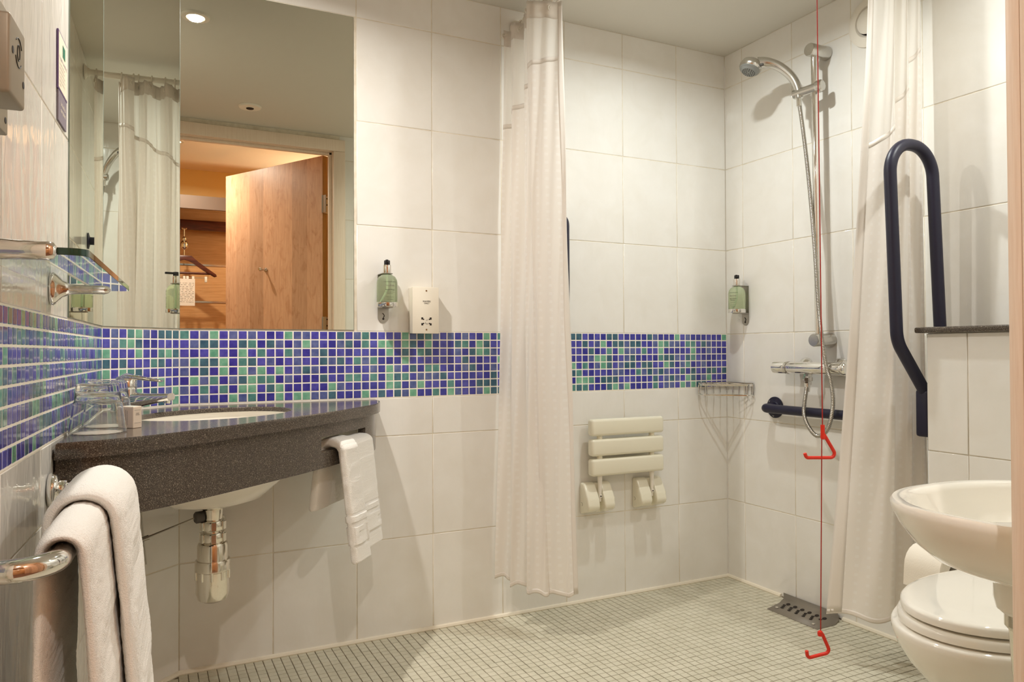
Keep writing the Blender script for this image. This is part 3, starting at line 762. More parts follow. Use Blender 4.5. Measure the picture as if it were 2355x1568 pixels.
# bath towel on the towel rail
BO = .089; NL = Vector((.998, -.0638, 0)); DL3 = Vector((.0638, .998, 0))
def wl_pt(y, off, z):
    s = (y-P0.y)/DL.y; return Vector((P0.x+DL.x*s, y, z))+NL*off
tr = thing('towel_rail', 'thick chrome U-shaped towel rail on the left wall under the mosaic', 'towel rail', wl_pt(-1.12, 0, .70))
zr = .695
b_ = BM(); tube(b_, fillet([wl_pt(-1.415, .004, zr), wl_pt(-1.415, BO, zr), wl_pt(-.895, BO, zr), wl_pt(-.895, .004, zr)], .06, 10), .0128, 20); obj('rail', b_, M['chrome'], tr, True, tr)
for y in (-1.415, -.895):
    b_ = BM(); lathe(b_, [(0, 0), (.0265, 0), (.0285, .003), (.0288, .007), (.0275, .011), (.024, .0145), (.018, .0165), (.0175, .018), (.0175, .026), (.0165, .027), (0, .027)], 40, axis(wl_pt(y, .001, zr), NL)); obj('wall_flange', b_, M['chrome'], tr, True, tr)
def drape(r, zt, front_l, back_l, y, off, lean=0.0, n=70):
    pts = []; zc = zr
    def pt(o, z): return wl_pt(y, off+o, z)
    L = [(-r-lean*.3, zc-back_l)] + [(-r, zc-.02)]
    seq = []
    for k in range(n):
        s = k/(n-1)
        tot = back_l+pi*r+front_l; d = s*tot
        if d < back_l: q = (back_l-d); seq.append(pt(-r-.35*lean*(q/back_l)**1.3, zc-q))
        elif d < back_l+pi*r: a = pi-(d-back_l)/r; seq.append(pt(r*cos(a), zc+r*sin(a)*zt))
        else: q = d-back_l-pi*r; seq.append(pt(r+lean*(q/front_l)**.8, zc-q))
    return seq
bt = thing('bath_towel', 'thick white terry bath towel folded over the chrome rail', 'towel', wl_pt(-1.15, BO, .70))
obj('inner_fold', ribbon(drape(.0210, 1.0, .46, .46, -1.235, BO, .030, 230), None, DL3, .27, .0165, .0016, 1, 60), M['towel'], bt, True, bt, 180)
obj('outer_fold', ribbon(drape(.0395, 1.0, .46, .30, -1.085, BO, .036, 230), None, DL3, .25, .0195, .0017, 2, 70), M['towel'], bt, True, bt, 180)

# hand towel through the slot in the vanity apron
sm = (s_a+s_b)/2+.03; pm = at_s(APO, SA, sm); pt2 = at_s(APO, SA, sm+.02); ta = (pt2-pm).normalized(); na = Vector((ta.y, -ta.x)); ta3 = Vector((ta.x, ta.y, 0)); na3 = Vector((na.x, na.y, 0))
def hang(t0, r, l_out, l_in, lean, n, o0=0.0, base=ZS0):
    c = Vector((pm.x, pm.y, 0))+ta3*t0 - na3*.011; seq = []; tot = l_in+pi*r+l_out
    for k in range(n):
        d = tot*k/(n-1)
        if d < l_in: q = l_in-d; seq.append(c+na3*(-r-.02*(q/l_in))+Vector((0, 0, base+.002-q)))
        elif d < l_in+pi*r: a = pi-(d-l_in)/r; seq.append(c+na3*(r*cos(a))+Vector((0, 0, base+.002+.55*r*sin(a))))
        else: q = d-l_in-pi*r; seq.append(c+na3*(r+o0+lean*(q/l_out))+Vector((0, 0, base+.002-q)))
    return seq
def key_relief(n, L, zb0, zb1):
    def f(dx, i, y):
        d = (1-i/(n-1))*L                       # distance from the front hem
        if d > zb1 or d < zb0: return 0
        if d < zb0+.006 or d > zb1-.006: return -.0022
        u = ((dx/.066) % 1.0); v = (d-zb0-.006)/(zb1-zb0-.012)
        on = (u < .2) or (v > .78 and u < .8) or (.4 < u < .62 and v < .62) or (v < .2 and u > .4) or (.62 < u < .9 and .42 < v < .62)
        return .0036 if on else -.0008
    return f
ht = thing('hand_towel', 'white terry hand towel with Greek key border hung through the apron slot', 'towel', (pm.x, pm.y, .66))
L1 = .292+.17+pi*.026
obj('near_fold', ribbon(hang(-.062, .030, .295, .165, .038, 300, .004), None, ta3, .085, .026, .0006, 3, 50, key_relief(300, L1, .04, .125)), M['towel'], ht, True, ht, 180)
obj('far_fold', ribbon(hang(.035, .027, .283, .165, .030, 300, .0), None, ta3, .14, .015, .0006, 4, 60, key_relief(300, L1, .04, .125)), M['towel'], ht, True, ht, 180)

# ------------------------------------------------------------------ glass shelf on the left wall
ZSH = 1.031
sh = thing('glass_shelf', 'clear glass shelf with green edge on two chrome arms, left wall', 'shelf', wl_pt(-1.13, 0, ZSH))
def slab_poly(pts, z0, z1, b): return loft(b, [[(p.x, p.y, z0) for p in pts], [(p.x, p.y, z0+.001) for p in pts], [(p.x, p.y, z1-.001) for p in pts], [(p.x, p.y, z1) for p in pts]])
gp = fillet([wl_pt(-1.398, .006, 0), wl_pt(-1.398, .118, 0), wl_pt(-.868, .118, 0), wl_pt(-.868, .006, 0)], .018, 6)
b_ = slab_poly(gp, ZSH, ZSH+.008, BM()); obj('glass_plate', b_, M['shelf_glass'], sh, True, sh)
ep = [Vector((p.x, p.y, 0)) for p in gp]
b_ = BM(); rings = []
for i, p in enumerate(ep):
    t_ = (ep[min(i+1, len(ep)-1)]-ep[max(i-1, 0)]).normalized(); o_ = Vector((t_.y, -t_.x, 0)) 
    if o_.dot(p-wl_pt(-1.13, .06, 0)) < 0: o_ = -o_
    rings.append([(p+o_*.0004).to_tuple()[:2]+(ZSH+.0004,), (p+o_*.0004).to_tuple()[:2]+(ZSH+.0076,)])
vv = [[b_.verts.new(q) for q in r] for r in rings]
for A, B_ in zip(vv, vv[1:]): b_.faces.new((A[0], B_[0], B_[1], A[1]))
obj('polished_edge', b_, M['shelf_edge'], sh, True, sh)
for y in (-1.407, -.888):
    b_ = BM(); p = wl_pt(y, .001, ZSH+.003)
    rings = []
    for (r, h, o_) in ((.017, .030, 0), (.0175, .031, .004), (.013, .027, .009), (.0095, .017, .018), (.0085, .0115, .030), (.0085, .0105, .055), (.0085, .0105, .080), (.0075, .009, .086), (.004, .005, .089)):
        rings.append([(p + NL*o_ + DL3*(r*cos(2*pi*k/20)) + Vector((0, 0, h*sin(2*pi*k/20)))) for k in range(20)])
    loft(b_, rings); obj('bracket_arm', b_, M['chrome'], sh, True, sh, 50)

# electrical box and its back plate, top left
eb = thing('wall_box', 'grey metal wall box with screws and round emblem, top left corner', 'wall box', wl_pt(-1.34, 0, 1.20)); RL = Matrix.Rotation(PHI_L, 4, 'Z')
def leftM(y, z): return Matrix.Translation(wl_pt(y, 0, z)) @ RL        # local x along wall (+ to the corner), -y out of the wall
b_ = BM(); box(b_, -.12, .105, -.010, 0, -.004, .152, .002, 2, leftM(-1.34, 1.2)); obj('back_plate', b_, M['grey_box'], eb, True, eb)
b_ = BM(); box(b_, -.062, .010, -.046, -.010, .002, .090, .004, 3, leftM(-1.34, 1.2)); obj('box_body', b_, M['grey_box'], eb, True, eb)
for (x, z, y) in ((-.052, .052, -.0462), (.0, .030, -.0462), (.090, .140, -.0102), (.092, .012, -.0102)):
    b_ = BM(); lathe(b_, [(0, 0), (.0042, 0), (.0040, .0004), (.002, .0004), (0, .0002)], 14, leftM(-1.34, 1.2) @ axis((x, y, z), (0, -1, 0))); obj('screw', b_, M['dark_hole'], eb, True, eb)
b_ = BM()
for a0, a1 in ((.5, 2.4), (3.6, 5.6)): tube(b_, [leftM(-1.34, 1.2) @ Vector((-.025+.016*cos(a0+(a1-a0)*k/12), -.0463, .058+.016*sin(a0+(a1-a0)*k/12))) for k in range(13)], .0006, 6)
tube(b_, [leftM(-1.34, 1.2) @ Vector((-.025+.006*cos(2*pi*k/16), -.0463, .058+.009*sin(2*pi*k/16))) for k in range(16)], .0006, 6, True)
obj('emblem', b_, M['ink'], eb, True, eb)

# notice on the left wall
no = thing('wall_notice', 'white notice with purple border and grey lower panel, left wall tiles', 'notice', wl_pt(-.79, 0, 1.38)); 
Ln = leftM(-.79, 1.33)
b_ = BM(); box(b_, -.046, .046, -.0032, -.0005, .058, .162, 0, 1, Ln); obj('border', b_, M['purple'], no, False, no)
b_ = BM(); box(b_, -.0435, .0435, -.0036, -.003, .061, .159, 0, 1, Ln); obj('sheet', b_, M['notice_white'], no, False, no)
b_ = BM(); box(b_, -.042, .042, -.0030, -.0005, .003, .057, 0, 1, Ln); obj('lower_panel', b_, M['notice_grey'], no, False, no)
b_ = BM(); box(b_, -.006, .020, -.0040, -.0036, .126, .147, 0, 1, Ln); obj('emblem', b_, M['notice_green'], no, False, no)
fN = no.matrix_basis.inverted() @ Ln
text('print', 'Forgotten something?', .0085, M['purple'], no, fN @ frame((0, -.0041, .116), (1, 0, 0), (0, 0, 1)))
for k in range(6):
    text('print', ('just ask at reception and', 'we will be happy to lend', 'or give you what you need', 'to make your stay with us', 'as easy and comfortable as', 'possible')[k], .0052, M['ink_grey'], no, fN @ frame((-.036, -.0041, .106-.0075*k), (1, 0, 0), (0, 0, 1)), align='LEFT')
text('print', 'be kind to\nour planet', .012, M['notice_white'], no, fN @ frame((.004, -.0034, .032), (1, 0, 0), (0, 0, 1)))

# ------------------------------------------------------------------ soap dispensers (local: wall at y = 0, facing -y)
def soap_dispenser(lines):
    r = thing('soap_dispenser', '', 'soap dispenser')
    b = BM(); lathe(b, [(0, 1.077), (.0315, 1.077), (.033, 1.080), (.033, 1.140), (.0315, 1.150), (.026, 1.160), (.017, 1.166), (.0115, 1.168), (.0115, 1.171), (0, 1.171)], 36, Matrix.Translation((0, -.045, 0))); bo = obj('bottle', b, M['soap_liquid'], r)
    b = BM(); tube(b, spline([(-.001, -.045, 1.166), (0, -.045, 1.14), (-.002, -.045, 1.115), (-.018, -.045, 1.08)], 6), .0028, 10); obj('dip_tube', b, M['dip_tube'], bo)
    b = BM(); lathe(b, [(0, 1.064), (.033, 1.064), (.0342, 1.066), (.0342, 1.077), (.033, 1.0785), (0, 1.0785)], 36, Matrix.Translation((0, -.045, 0))); obj('base_ring', b, M['chrome'], r)
    b = BM(); lathe(b, [(0, 1.171), (.0125, 1.171), (.0130, 1.173), (.0130, 1.196), (.0125, 1.198), (0, 1.198)], 28, Matrix.Translation((0, -.045, 0))); obj('pump_collar', b, M['chrome'], r)
    b = BM(); lathe(b, [(0, 1.198), (.0095, 1.198), (.0095, 1.210), (.0088, 1.2125), (0, 1.2125)], 24, Matrix.Translation((0, -.045, 0))); box(b, -.0045, .0045, -.082, -.045, 1.204, 1.2115, .002); obj('pump_head', b, M['black_plastic'], r)
    b = BM(); po = [(-.018, 1.171), (.018, 1.171), (.018, 1.033)] + [(.018*cos(a*pi/10), 1.033-.018*sin(a*pi/10)) for a in range(1, 10)] + [(-.018, 1.033)]
    prism(b, po, 0, .002, frame((0, 0, 0), (1, 0, 0), (0, 0, 1)) , 0)
    po = [(-.018, -.0005), (-.018, -.045)] + [(.018*cos(pi+a*pi/8), -.045+.018*sin(pi+a*pi/8)) for a in range(1, 8)] + [(.018, -.045), (.018, -.0005)]
    prism(b, po, 1.1695, 1.1715); prism(b, [(x, y) for x, y in po], 1.0615, 1.064); obj('bracket', b, M['steel'], r, True, None, 25)
    b = BM(); lathe(b, [(0, 0), (.0035, 0), (.0035, .001), (0, .001)], 12, axis((0, -.0021, 1.028), (0, -1, 0))); tube(b, spline([(0, -.0025, 1.032), (.003, -.0025, 1.037), (.001, -.0025, 1.043), (-.003, -.0025, 1.046)], 4), .0013, 6); obj('lock', b, M['dark_hole'], r)
    for (s, size, z, m_) in lines:
        t = text_mesh(s, size)
        bmesh.ops.triangulate(t, faces=t.faces)
        for v in t.verts:
            a = v.co.x/.0333; z_ = v.co.y+z; v.co = Vector((.0333*sin(a), -.045-.0333*cos(a), z_))
        obj('print', t, m_, bo, False)
    return r
LH = [('LONDON FINE SOAPS', .0042, 1.142, M['ink']), ('Sea Kelp', .0085, 1.131, M['ink_grey']), ('Hand Wash', .0068, 1.117, M['ink']), ('cleansing and conditioning', .003, 1.110, M['ink']), ('for all skin types', .003, 1.105, M['ink']), ('300 ml e 10.1 fl oz', .0032, 1.094, M['ink']), ('made in England', .003, 1.087, M['ink'])]
LS_ = [q if q[0] != 'Hand Wash' else ('Hair & Body', .0058, 1.1195, M['ink']) for q in LH]; LS_.insert(3, ('Shampoo', .0058, 1.1135, M['ink'])); LS_ = [q for q in LS_ if q[0] != 'cleansing and conditioning']
d1 = soap_dispenser(LH); d1.matrix_basis = Matrix.Translation((-.4265, -.0005, 0)); d1['label'] = 'green hand wash bottle in chrome bracket between mirror and shaver socket'; d1['group'] = 'wall soap dispensers'
for ch in d1.children:                                               # spout turned a little towards the door
    if ch.name.startswith('pump_head'):
        for v in ch.data.vertices:
            q = Vector((v.co.x, v.co.y+.045)); q.rotate(Matrix.Rotation(-.3, 2)); v.co.x, v.co.y = q.x, q.y-.045
d2 = soap_dispenser(LS_); d2.matrix_basis = Matrix.Translation((XR-.0005, -.110, .004)) @ Matrix.Rotation(-pi/2, 4, 'Z'); d2['label'] = 'green shampoo bottle in chrome bracket on the shower wall corner'; d2['group'] = 'wall soap dispensers'
for ch in d2.children_recursive:                                     # printed front turned towards the room
    if ch.name.startswith(('print', 'pump_head')): 
        for v in ch.data.vertices:
            q = Vector((v.co.x, v.co.y+.045)); q.rotate(Matrix.Rotation(.34 if ch.name.startswith('print') else .78, 2)); v.co.x, v.co.y = q.x, q.y-.045

# ------------------------------------------------------------------ shaver socket
ss = thing('shaver_socket', 'cream shaver socket plate reading SHAVERS ONLY beside the soap dispenser', 'socket', (-.2965, 0, 1.056))
b_ = BM(); box(b_, -.0445, .0445, -.036, -.0003, -.075, .075, .0025, 2); obj('back_box', b_, M['cream_plastic'], ss)
b_ = BM(); box(b_, -.0455, .0455, -.046, -.036, -.076, .076, .002, 2); obj('plate', b_, M['cream_plastic'], ss)
for z in (.064, -.063):
    b_ = BM(); lathe(b_, [(0, 0), (.0028, 0), (.0026, .001), (0, .0008)], 14, axis((.002, -.046, z), (0, -1, 0))); obj('screw', b_, mat('brass_screw', (150, 112, 72), .35, 1.0), ss)
text('print', 'SHAVERS\nONLY', .0068, M['ink'], ss, frame((.003, -.0463, .026), (1, 0, 0), (0, 0, 1)), bold=.00012)
for sx in (-1, 1):
    for sz in (-1, 1):
        b_ = BM(); cx_, cz_ = .002+sx*.0145, -.036+sz*.0095
        box(b_, cx_-.0032, cx_+.0032, -.0464, -.046, cz_-.0036, cz_+.0036); box(b_, cx_-sx*.0045-.002, cx_-sx*.0045+.002, -.0464, -.046, cz_-sz*.0028-.002, cz_-sz*.0028+.002)
        obj('pin_slot', b_, M['dark_hole'], ss, False)
b_ = BM(); tube(b_, [(.002+.0035*cos(a*.5+2.2), -.0463, -.041+.0035*sin(a*.5+2.2)) for a in range(8)], .0005, 6); tube(b_, [(.0, -.0463, -.032), (.004, -.0463, -.032), (.006, -.0463, -.030)], .0004, 6); tube(b_, [(.003, -.0463, -.0445), (.008, -.0463, -.0445)], .0004, 6); obj('socket_symbol', b_, M['ink'], ss, False)

# ------------------------------------------------------------------ shower curtains and rail
ZRL = 2.062
cr = thing('curtain_rail', 'white L-shaped shower curtain rail under the ceiling', 'curtain rail', (.06, -.45, ZRL))
b_ = BM(); tube(b_, fillet([(.065, -.002, ZRL), (.065, -.90, ZRL), (XR-.002, -.90, ZRL)], .10, 10), .0125, 16); obj('rail_tube', b_, M['white_plastic'], cr, True, cr)
for p, d in (((.065, -.001, ZRL), (0, -1, 0)), ((XR-.001, -.90, ZRL), (-1, 0, 0))):
    b_ = BM(); lathe(b_, [(0, 0), (.030, 0), (.030, .004), (.017, .012), (.0165, .02), (0, .02)], 24, axis(p, d)); obj('wall_flange', b_, M['white_plastic'], cr, True, cr)
b_ = BM(); tube(b_, [(.075, -.88, ZRL), (.075, -.88, ZC)], .007, 10); obj('ceiling_stay', b_, M['white_plastic'], cr, True, cr)

def curtain(label, top, bot, seam0, seam1, zt0, zt1, zb0, zb1, seed, hooks, sel=True, bow=0.0):
    c = thing('shower_curtain', label, 'shower curtain', (top[0][0], top[0][1], .12), 0, 'shower curtains')
    N_ = 14; T = spline([(x, y, 0) for x, y in top], N_); B_ = spline([(x, y, 0) for x, y in bot], N_); n = len(T); rnd = random.Random(seed)
    S = [0]
    for a, b in zip(B_, B_[1:]): S.append(S[-1]+(b-a).length)
    def point(i, f, z):
        q = T[i].lerp(B_[i], f**1.3); wob = .004*sin(3.1*f*4+i*.35)*f+.0025*sin(f*17+i*.6)
        return Vector((q.x+wob, q.y+wob*.6, z))
    def zt(i): return zt0+(zt1-zt0)*i/(n-1) - .004*abs(sin(i/N_*pi))
    def zb(i): return zb0+(zb1-zb0)*i/(n-1) + .006*sin(i*.33)
    def zs(i): return seam0+(seam1-seam0)*i/(n-1)
    def sheet(name, lo, hi, rows, m, thick, ofs=0.0, i0=0, i1=None):
        i1 = n if i1 is None else i1; b = bmesh.new(); uv = b.loops.layers.uv.new('UV'); G = []
        for i in range(i0, i1):
            a, e = hi(i), lo(i); colv = []
            for k in range(rows+1):
                z = a+(e-a)*k/rows; f = (zt(i)-z)/(zt(i)-zb(i)); colv.append(b.verts.new(point(i, f, z)))
            G.append(colv)
        for i in range(len(G)-1):
            for k in range(rows):
                f = b.faces.new((G[i][k], G[i+1][k], G[i+1][k+1], G[i][k+1]))
                for lp, (ii, kk) in zip(f.loops, ((i, k), (i+1, k), (i+1, k+1), (i, k+1))): lp[uv].uv = (S[ii+i0], G[ii][kk].co.z)
        o = obj(name, b, m, c, True, c, 180)
        if thick > .0029: md = o.modifiers.new('thickness', 'SOLIDIFY'); md.thickness = thick*.25; md.offset = 0
        return o
    sheet('header_band', lambda i: zt(i)-.055, zt, 3, M['hem'], .003)
    sheet('voile_panel', lambda i: zs(i), lambda i: zt(i)-.055, 8, M['voile'], .0012)
    sheet('seam_band', lambda i: zs(i)-.016, lambda i: zs(i), 2, M['hem'], .0036)
    sheet('cloth_panel', lambda i: zb(i)+.014, lambda i: zs(i)-.016, 44, M['curtain'], .0015)
    sheet('bottom_hem', lambda i: zb(i), lambda i: zb(i)+.014, 3, M['hem'], .004)
    if sel is not None:
        a, e = (n-5, n) if sel else (0, 5)
        sheet('side_hem', lambda i: zb(i)+.004, lambda i: zt(i)-.004, 90, M['hem'], .0042, 0, a, e)
    for k, i in enumerate(hooks):
        i = min(i, n-1); p = T[i]; b = BM(); rail = Vector((.065, p.y, ZRL)) if p.x < .5 else Vector((p.x, -.90, ZRL))
        pts = [rail+(Vector((1, 0, 0)) if p.x < .5 else Vector((0, 1, 0)))*(.0155*sin(a))+Vector((0, 0, .0155*cos(a))) for a in [q*2*pi/18 for q in range(-7, 8)]]
        ey = Vector((p.x, p.y, zt(i)-.022)); tube(b, [ey]+pts[:1]+pts+[ey], .0032, 8); lathe(b, [(.006, -.002), (.009, -.002), (.009, .002), (.006, .002), (.006, -.002)], 16, axis(ey, (.4, -.9, 0)), False)
        obj('hook', b, M['white_plastic'], c, True, c)
    return c
curtain('white shower curtain bunched against the back wall left of the fold-up seat',
        [(-.010, -.045), (.035, -.055), (.045, -.075), (.006, -.085), (-.004, -.105), (.045, -.125), (.052, -.15), (.012, -.165), (.002, -.185), (.035, -.21), (.034, -.235), (-.006, -.225), (-.022, -.25), (.025, -.272), (.082, -.290)],
        [(-.050, -.045), (.0, -.07), (.02, -.085), (-.01, -.10), (-.03, -.135), (.02, -.165), (.035, -.18), (.005, -.19), (-.015, -.225), (.025, -.26), (.045, -.25), (.045, -.215), (.035, -.245), (.075, -.285), (.122, -.305)],
        1.70, 1.872, 2.03, 2.045, .150, .142, 3, [0, 30, 62, 98, 128, 160, 186])
curtain('white shower curtain gathered by the right wall behind the navy drop-down rail',
        [(.798, -.855), (.825, -.897), (.845, -.905), (.85, -.87), (.862, -.862), (.88, -.905), (.895, -.91), (.905, -.872), (.915, -.866), (.935, -.905), (.955, -.908), (.968, -.878), (.985, -.886)],
        [(.690, -.775), (.765, -.885), (.805, -.915), (.82, -.870), (.835, -.850), (.865, -.905), (.89, -.915), (.90, -.875), (.915, -.862), (.94, -.905), (.96, -.910), (.97, -.880), (.985, -.890)],
        1.52, 1.90, 2.045, 2.035, .142, .150, 9, [2, 40, 75, 110, 145, 166], sel=False)

# ------------------------------------------------------------------ fold-up shower seat on the back wall
st = thing('shower_bench', 'ivory fold-up slatted shower seat on the back wall', 'shower seat', (.50, 0, .33))
for k, (z0, z1) in enumerate(((.6115, .673), (.5385, .600), (.466, .5285))):
    b_ = BM(); box(b_, .328, .650, -.066, -.030, z0, z1, .0105, 4); obj('slat', b_, M['ivory_plastic'], st, True, st)
for x in (.372, .605):
    b_ = BM(); tube(b_, [(x, -.045, .665), (x, -.045, .50)], .0105, 14); obj('arm', b_, M['ivory_plastic'], st, True, st)
    b_ = BM(); tube(b_, [(x, -.045, .47), (x, -.046, .415), (x, -.044, .372)], [.0095, .007, .005], 12); box(b_, x-.005, x+.005, -.052, -.040, .385, .398, .001); obj('hinge_arm', b_, M['white_plastic'], st, True, st)
    b_ = BM(); 
    side = [(-.0005, .326), (-.0005, .436), (-.012, .441), (-.030, .436), (-.058, .384), (-.066, .360), (-.062, .346), (-.050, .338), (-.012, .326)]
    for (a, e) in ((x-.060, x-.010), (x+.012, x+.056)):
        b2 = bmesh.new(); prism(b2, [(y, z) for y, z in side], a, e, frame((0, 0, 0), (0, 1, 0), (0, 0, 1)), .006); join(b_, b2)
    box(b_, x-.012, x+.014, -.028, -.0005, .330, .436, .002)
    bb = obj('wall_bracket', b_, M['ivory_plastic'], st, True, st, 50)
    b_ = BM(); tube(b_, [(x-.0603, -.016+.006*cos(a), .362+.006*sin(a)) for a in [q*pi/7+1.2 for q in range(8)]], .0006, 6); obj('cap_mark', b_, M['ink_grey'], bb, True, st)
    b_ = BM(); lathe(b_, [(0, 0), (.0028, 0), (.0026, .0008), (0, .0006)], 12, axis((x, -.0522, .392), (0, -1, 0))); obj('screw', b_, M['dark_hole'], bb, True, st)

# vertical navy grab rail behind the curtain
gv = thing('grab_rail', 'vertical navy grab rail on the back wall, mostly behind the left curtain', 'grab rail', (.218, 0, 1.12), 0, 'navy grab rails')
b_ = BM(); tube(b_, fillet([(.218, -.003, 1.395), (.218, -.065, 1.395), (.218, -.065, .868), (.218, -.003, .868)], .035, 8), .0165, 18); obj('bar', b_, M['navy'], gv, True, gv)
for z in (1.395, .868):
    b_ = BM(); lathe(b_, [(0, 0), (.034, 0), (.034, .004), (.02, .008), (0, .008)], 28, axis((.218, -.0005, z), (0, -1, 0))); obj('wall_flange', b_, M['navy'], gv, True, gv)
# horizontal navy grab rail on the right wall
gh = thing('grab_rail', 'horizontal navy grab rail below the shower valve', 'grab rail', (XR, -.55, .705), 0, 'navy grab rails')
b_ = BM(); tube(b_, fillet([(XR-.003, -.262, .705), (XR-.066, -.262, .705), (XR-.066, -.83, .705), (XR-.003, -.83, .705)], .030, 8), .0165, 18); obj('bar', b_, M['navy'], gh, True, gh)
for y in (-.262, -.83):
    f_ = BM(); lathe(f_, [(0, 0), (.040, 0), (.040, .004), (.024, .0075), (.0215, .012), (0, .012)], 32, axis((XR-.0005, y, .705), (-1, 0, 0))); ff = obj('wall_flange', f_, M['navy'], gh, True, gh)
    for a in (.7, 2.8, 4.9):
        b_ = BM(); lathe(b_, [(0, 0), (.0045, 0), (.0045, .0012), (.002, .001), (0, .0006)], 12, axis((XR-.0052, y+.031*cos(a), .705+.031*sin(a)), (-1, 0, 0))); obj('screw', b_, M['steel'], ff, True, gh)

# ------------------------------------------------------------------ corner wire basket
cb = thing('corner_basket', 'chrome wire soap basket in the shower corner', 'soap basket', (XR-.07, -.07, .76))
b_ = BM(); L_ = .150; x1 = XR-.004; y1 = -.004
def cpt(u): return Vector((x1-L_*u, y1-L_*(1-u), 0))                   # from the right wall end (u=0) to the back wall end (u=1)
zt_, zb_ = .787, .745
tri = fillet([(x1-.002, y1-L_, 0), (x1-.002, y1-.002, 0), (x1-L_, y1-.002, 0)], .01, 3)
for z in (zt_,):
    band = [Vector((p.x, p.y, z)) for p in tri]
    rings = [[(p.x, p.y, z-.006), (p.x, p.y, z+.006), (p.x-.0025, p.y-.0025, z+.006), (p.x-.0025, p.y-.0025, z-.006)] for p in band]; loft(b_, rings)
def front(z, k): 
    return fillet([(x1-.004, y1-L_*k, z), (x1-.03*k, y1-(L_+.012)*k, z), (x1-(L_+.012)*k, y1-.03*k, z), (x1-L_*k, y1-.004, z)], .03, 6)
fr = front(zt_, 1.0); rings = [[(p.x, p.y, zt_-.007), (p.x, p.y, zt_+.003), (p.x+.002, p.y+.002, zt_+.003), (p.x+.002, p.y+.002, zt_-.007)] for p in fr]; loft(b_, rings[:6]); loft(b_, rings[-6:])
tube(b_, fr, .0022, 8); tube(b_, front(zt_-.004, .99), .0022, 8)
obj('rim', b_, M['chrome'], cb, True, cb)
for (k, zz) in ((1.0, zb_), (.78, zb_)):
    b_ = BM(); p = front(zz, k); tube(b_, [Vector((p[0].x, p[0].y, zt_))]+p+[Vector((p[-1].x, p[-1].y, zt_))], .0026, 8); obj('hoop', b_, M['chrome'], cb, True, cb)
for k in range(9):
    u = (k+.5)/9; a = Vector((x1-.004-(L_+.004)*u, y1-.004-(L_+.004)*(1-u), 0)); 
    dd = Vector((1, 1, 0)).normalized(); far = (min(x1-a.x, y1-a.y))*1.38
    b_ = BM(); q0 = a-dd*.004; q1 = a+dd*far
    tube(b_, fillet([(q0.x, q0.y, zb_), (q1.x, q1.y, zb_), (q1.x, q1.y, zt_-.004)], .008, 4), .0018, 8); obj('wire', b_, M['chrome'], cb, True, cb)

# ------------------------------------------------------------------ shower rail, hand shower, hose and valve
XRL = .957
sr = thing('shower_rail', 'chrome vertical riser rail with slider on the right shower wall', 'shower rail', (XR, -.520, .95))
b_ = BM(); tube(b_, [(XRL, -.520, .955), (XRL, -.512, 1.955)], .0108, 18); obj('riser', b_, M['chrome'], sr, True, sr)
for z, y in ((.955, -.520), (1.957, -.512)):
    b_ = BM(); lathe(b_, [(0, 0), (.024, 0), (.0245, .002), (.0225, .04), (.0225, .083), (.0205, .087), (0, .0875)], 32, axis((XR-.001, y, z), (-1, 0, 0))); obj('end_bracket', b_, M['satin_chrome'], sr, True, sr)
SLZ = 1.825; sd_ = Vector((-.18, .98, -.03)).normalized(); sp = Vector((XRL-.006, -.515, SLZ))
b_ = BM(); tube(b_, [sp-sd_*.012, sp+sd_*.04, sp+sd_*.075], [.0165, .0155, .0165], 20); lathe(b_, [(0, 0), (.020, 0), (.021, .003), (.021, .017), (.017, .022), (0, .023)], 28, axis(sp-sd_*.012, -sd_)); obj('slider', b_, M['satin_chrome'], sr, True, sr)
hs = thing('hand_shower', 'chrome hand shower head with curved handle in the rail slider', 'shower head', tuple(sp+sd_*.055))
h0 = sp+sd_*.056; 
hp = spline([h0+Vector((0, 0, -.018)), h0+Vector((-.002, .004, .02)), h0+Vector((-.014, .022, .065)), h0+Vector((-.040, .052, .105)), h0+Vector((-.068, .080, .124)), h0+Vector((-.092, .103, .126))], 6)
nn_ = len(hp); b_ = BM(); tube(b_, hp, [.0138+.004*(i/nn_)+(.004*max(0, (i/nn_-.7)/.3)) for i in range(nn_)], 18); obj('handle', b_, M['satin_chrome'], hs, True, hs)
hd = hp[-1]+Vector((-.014, .016, -.004)); ax = Vector((-.42, .05, -1)).normalized()
b_ = BM(); lathe(b_, [(0, -.022), (.020, -.020), (.034, -.010), (.0395, .004), (.0395, .012), (.037, .016), (.036, .018), (0, .018)], 36, axis(hd, ax)); obj('head', b_, M['satin_chrome'], hs, True, hs)
b_ = BM(); lathe(b_, [(0, .0305), (.0255, .030), (.029, .026), (.036, .020), (.036, .016), (0, .016)], 36, axis(hd, ax)); fp = obj('spray_face', b_, mat('shower_face_grey', (140, 142, 140), .35, .5), hs, True, hs)
b_ = BM()
for ring, cnt in ((.008, 6), (.0145, 11), (.021, 16)):
    for k in range(cnt): a = 2*pi*k/cnt; lathe(b_, [(0, 0), (.0015, 0), (.0013, .0012), (0, .0012)], 8, axis(hd, ax) @ Matrix.Translation((ring*cos(a), ring*sin(a), .0302)))
obj('nozzle', b_, M['black_plastic'], fp, True, hs); b_ = BM()
for k in range(40): a = 2*pi*k/40; lathe(b_, [(0, 0), (.0013, 0), (.0011, .001), (0, .001)], 6, axis(hd, ax) @ Matrix.Translation((.0325*cos(a), .0325*sin(a), .0228)))
obj('rim_nozzle', b_, M['steel'], fp, True, hs)
b_ = BM(); tube(b_, [hd+ax*.012+Vector((.012, -.036, 0)), hd+ax*.012+Vector((.016, -.047, 0))], .0045, 10); obj('selector', b_, M['rubber_grey'], hs, True, hs)
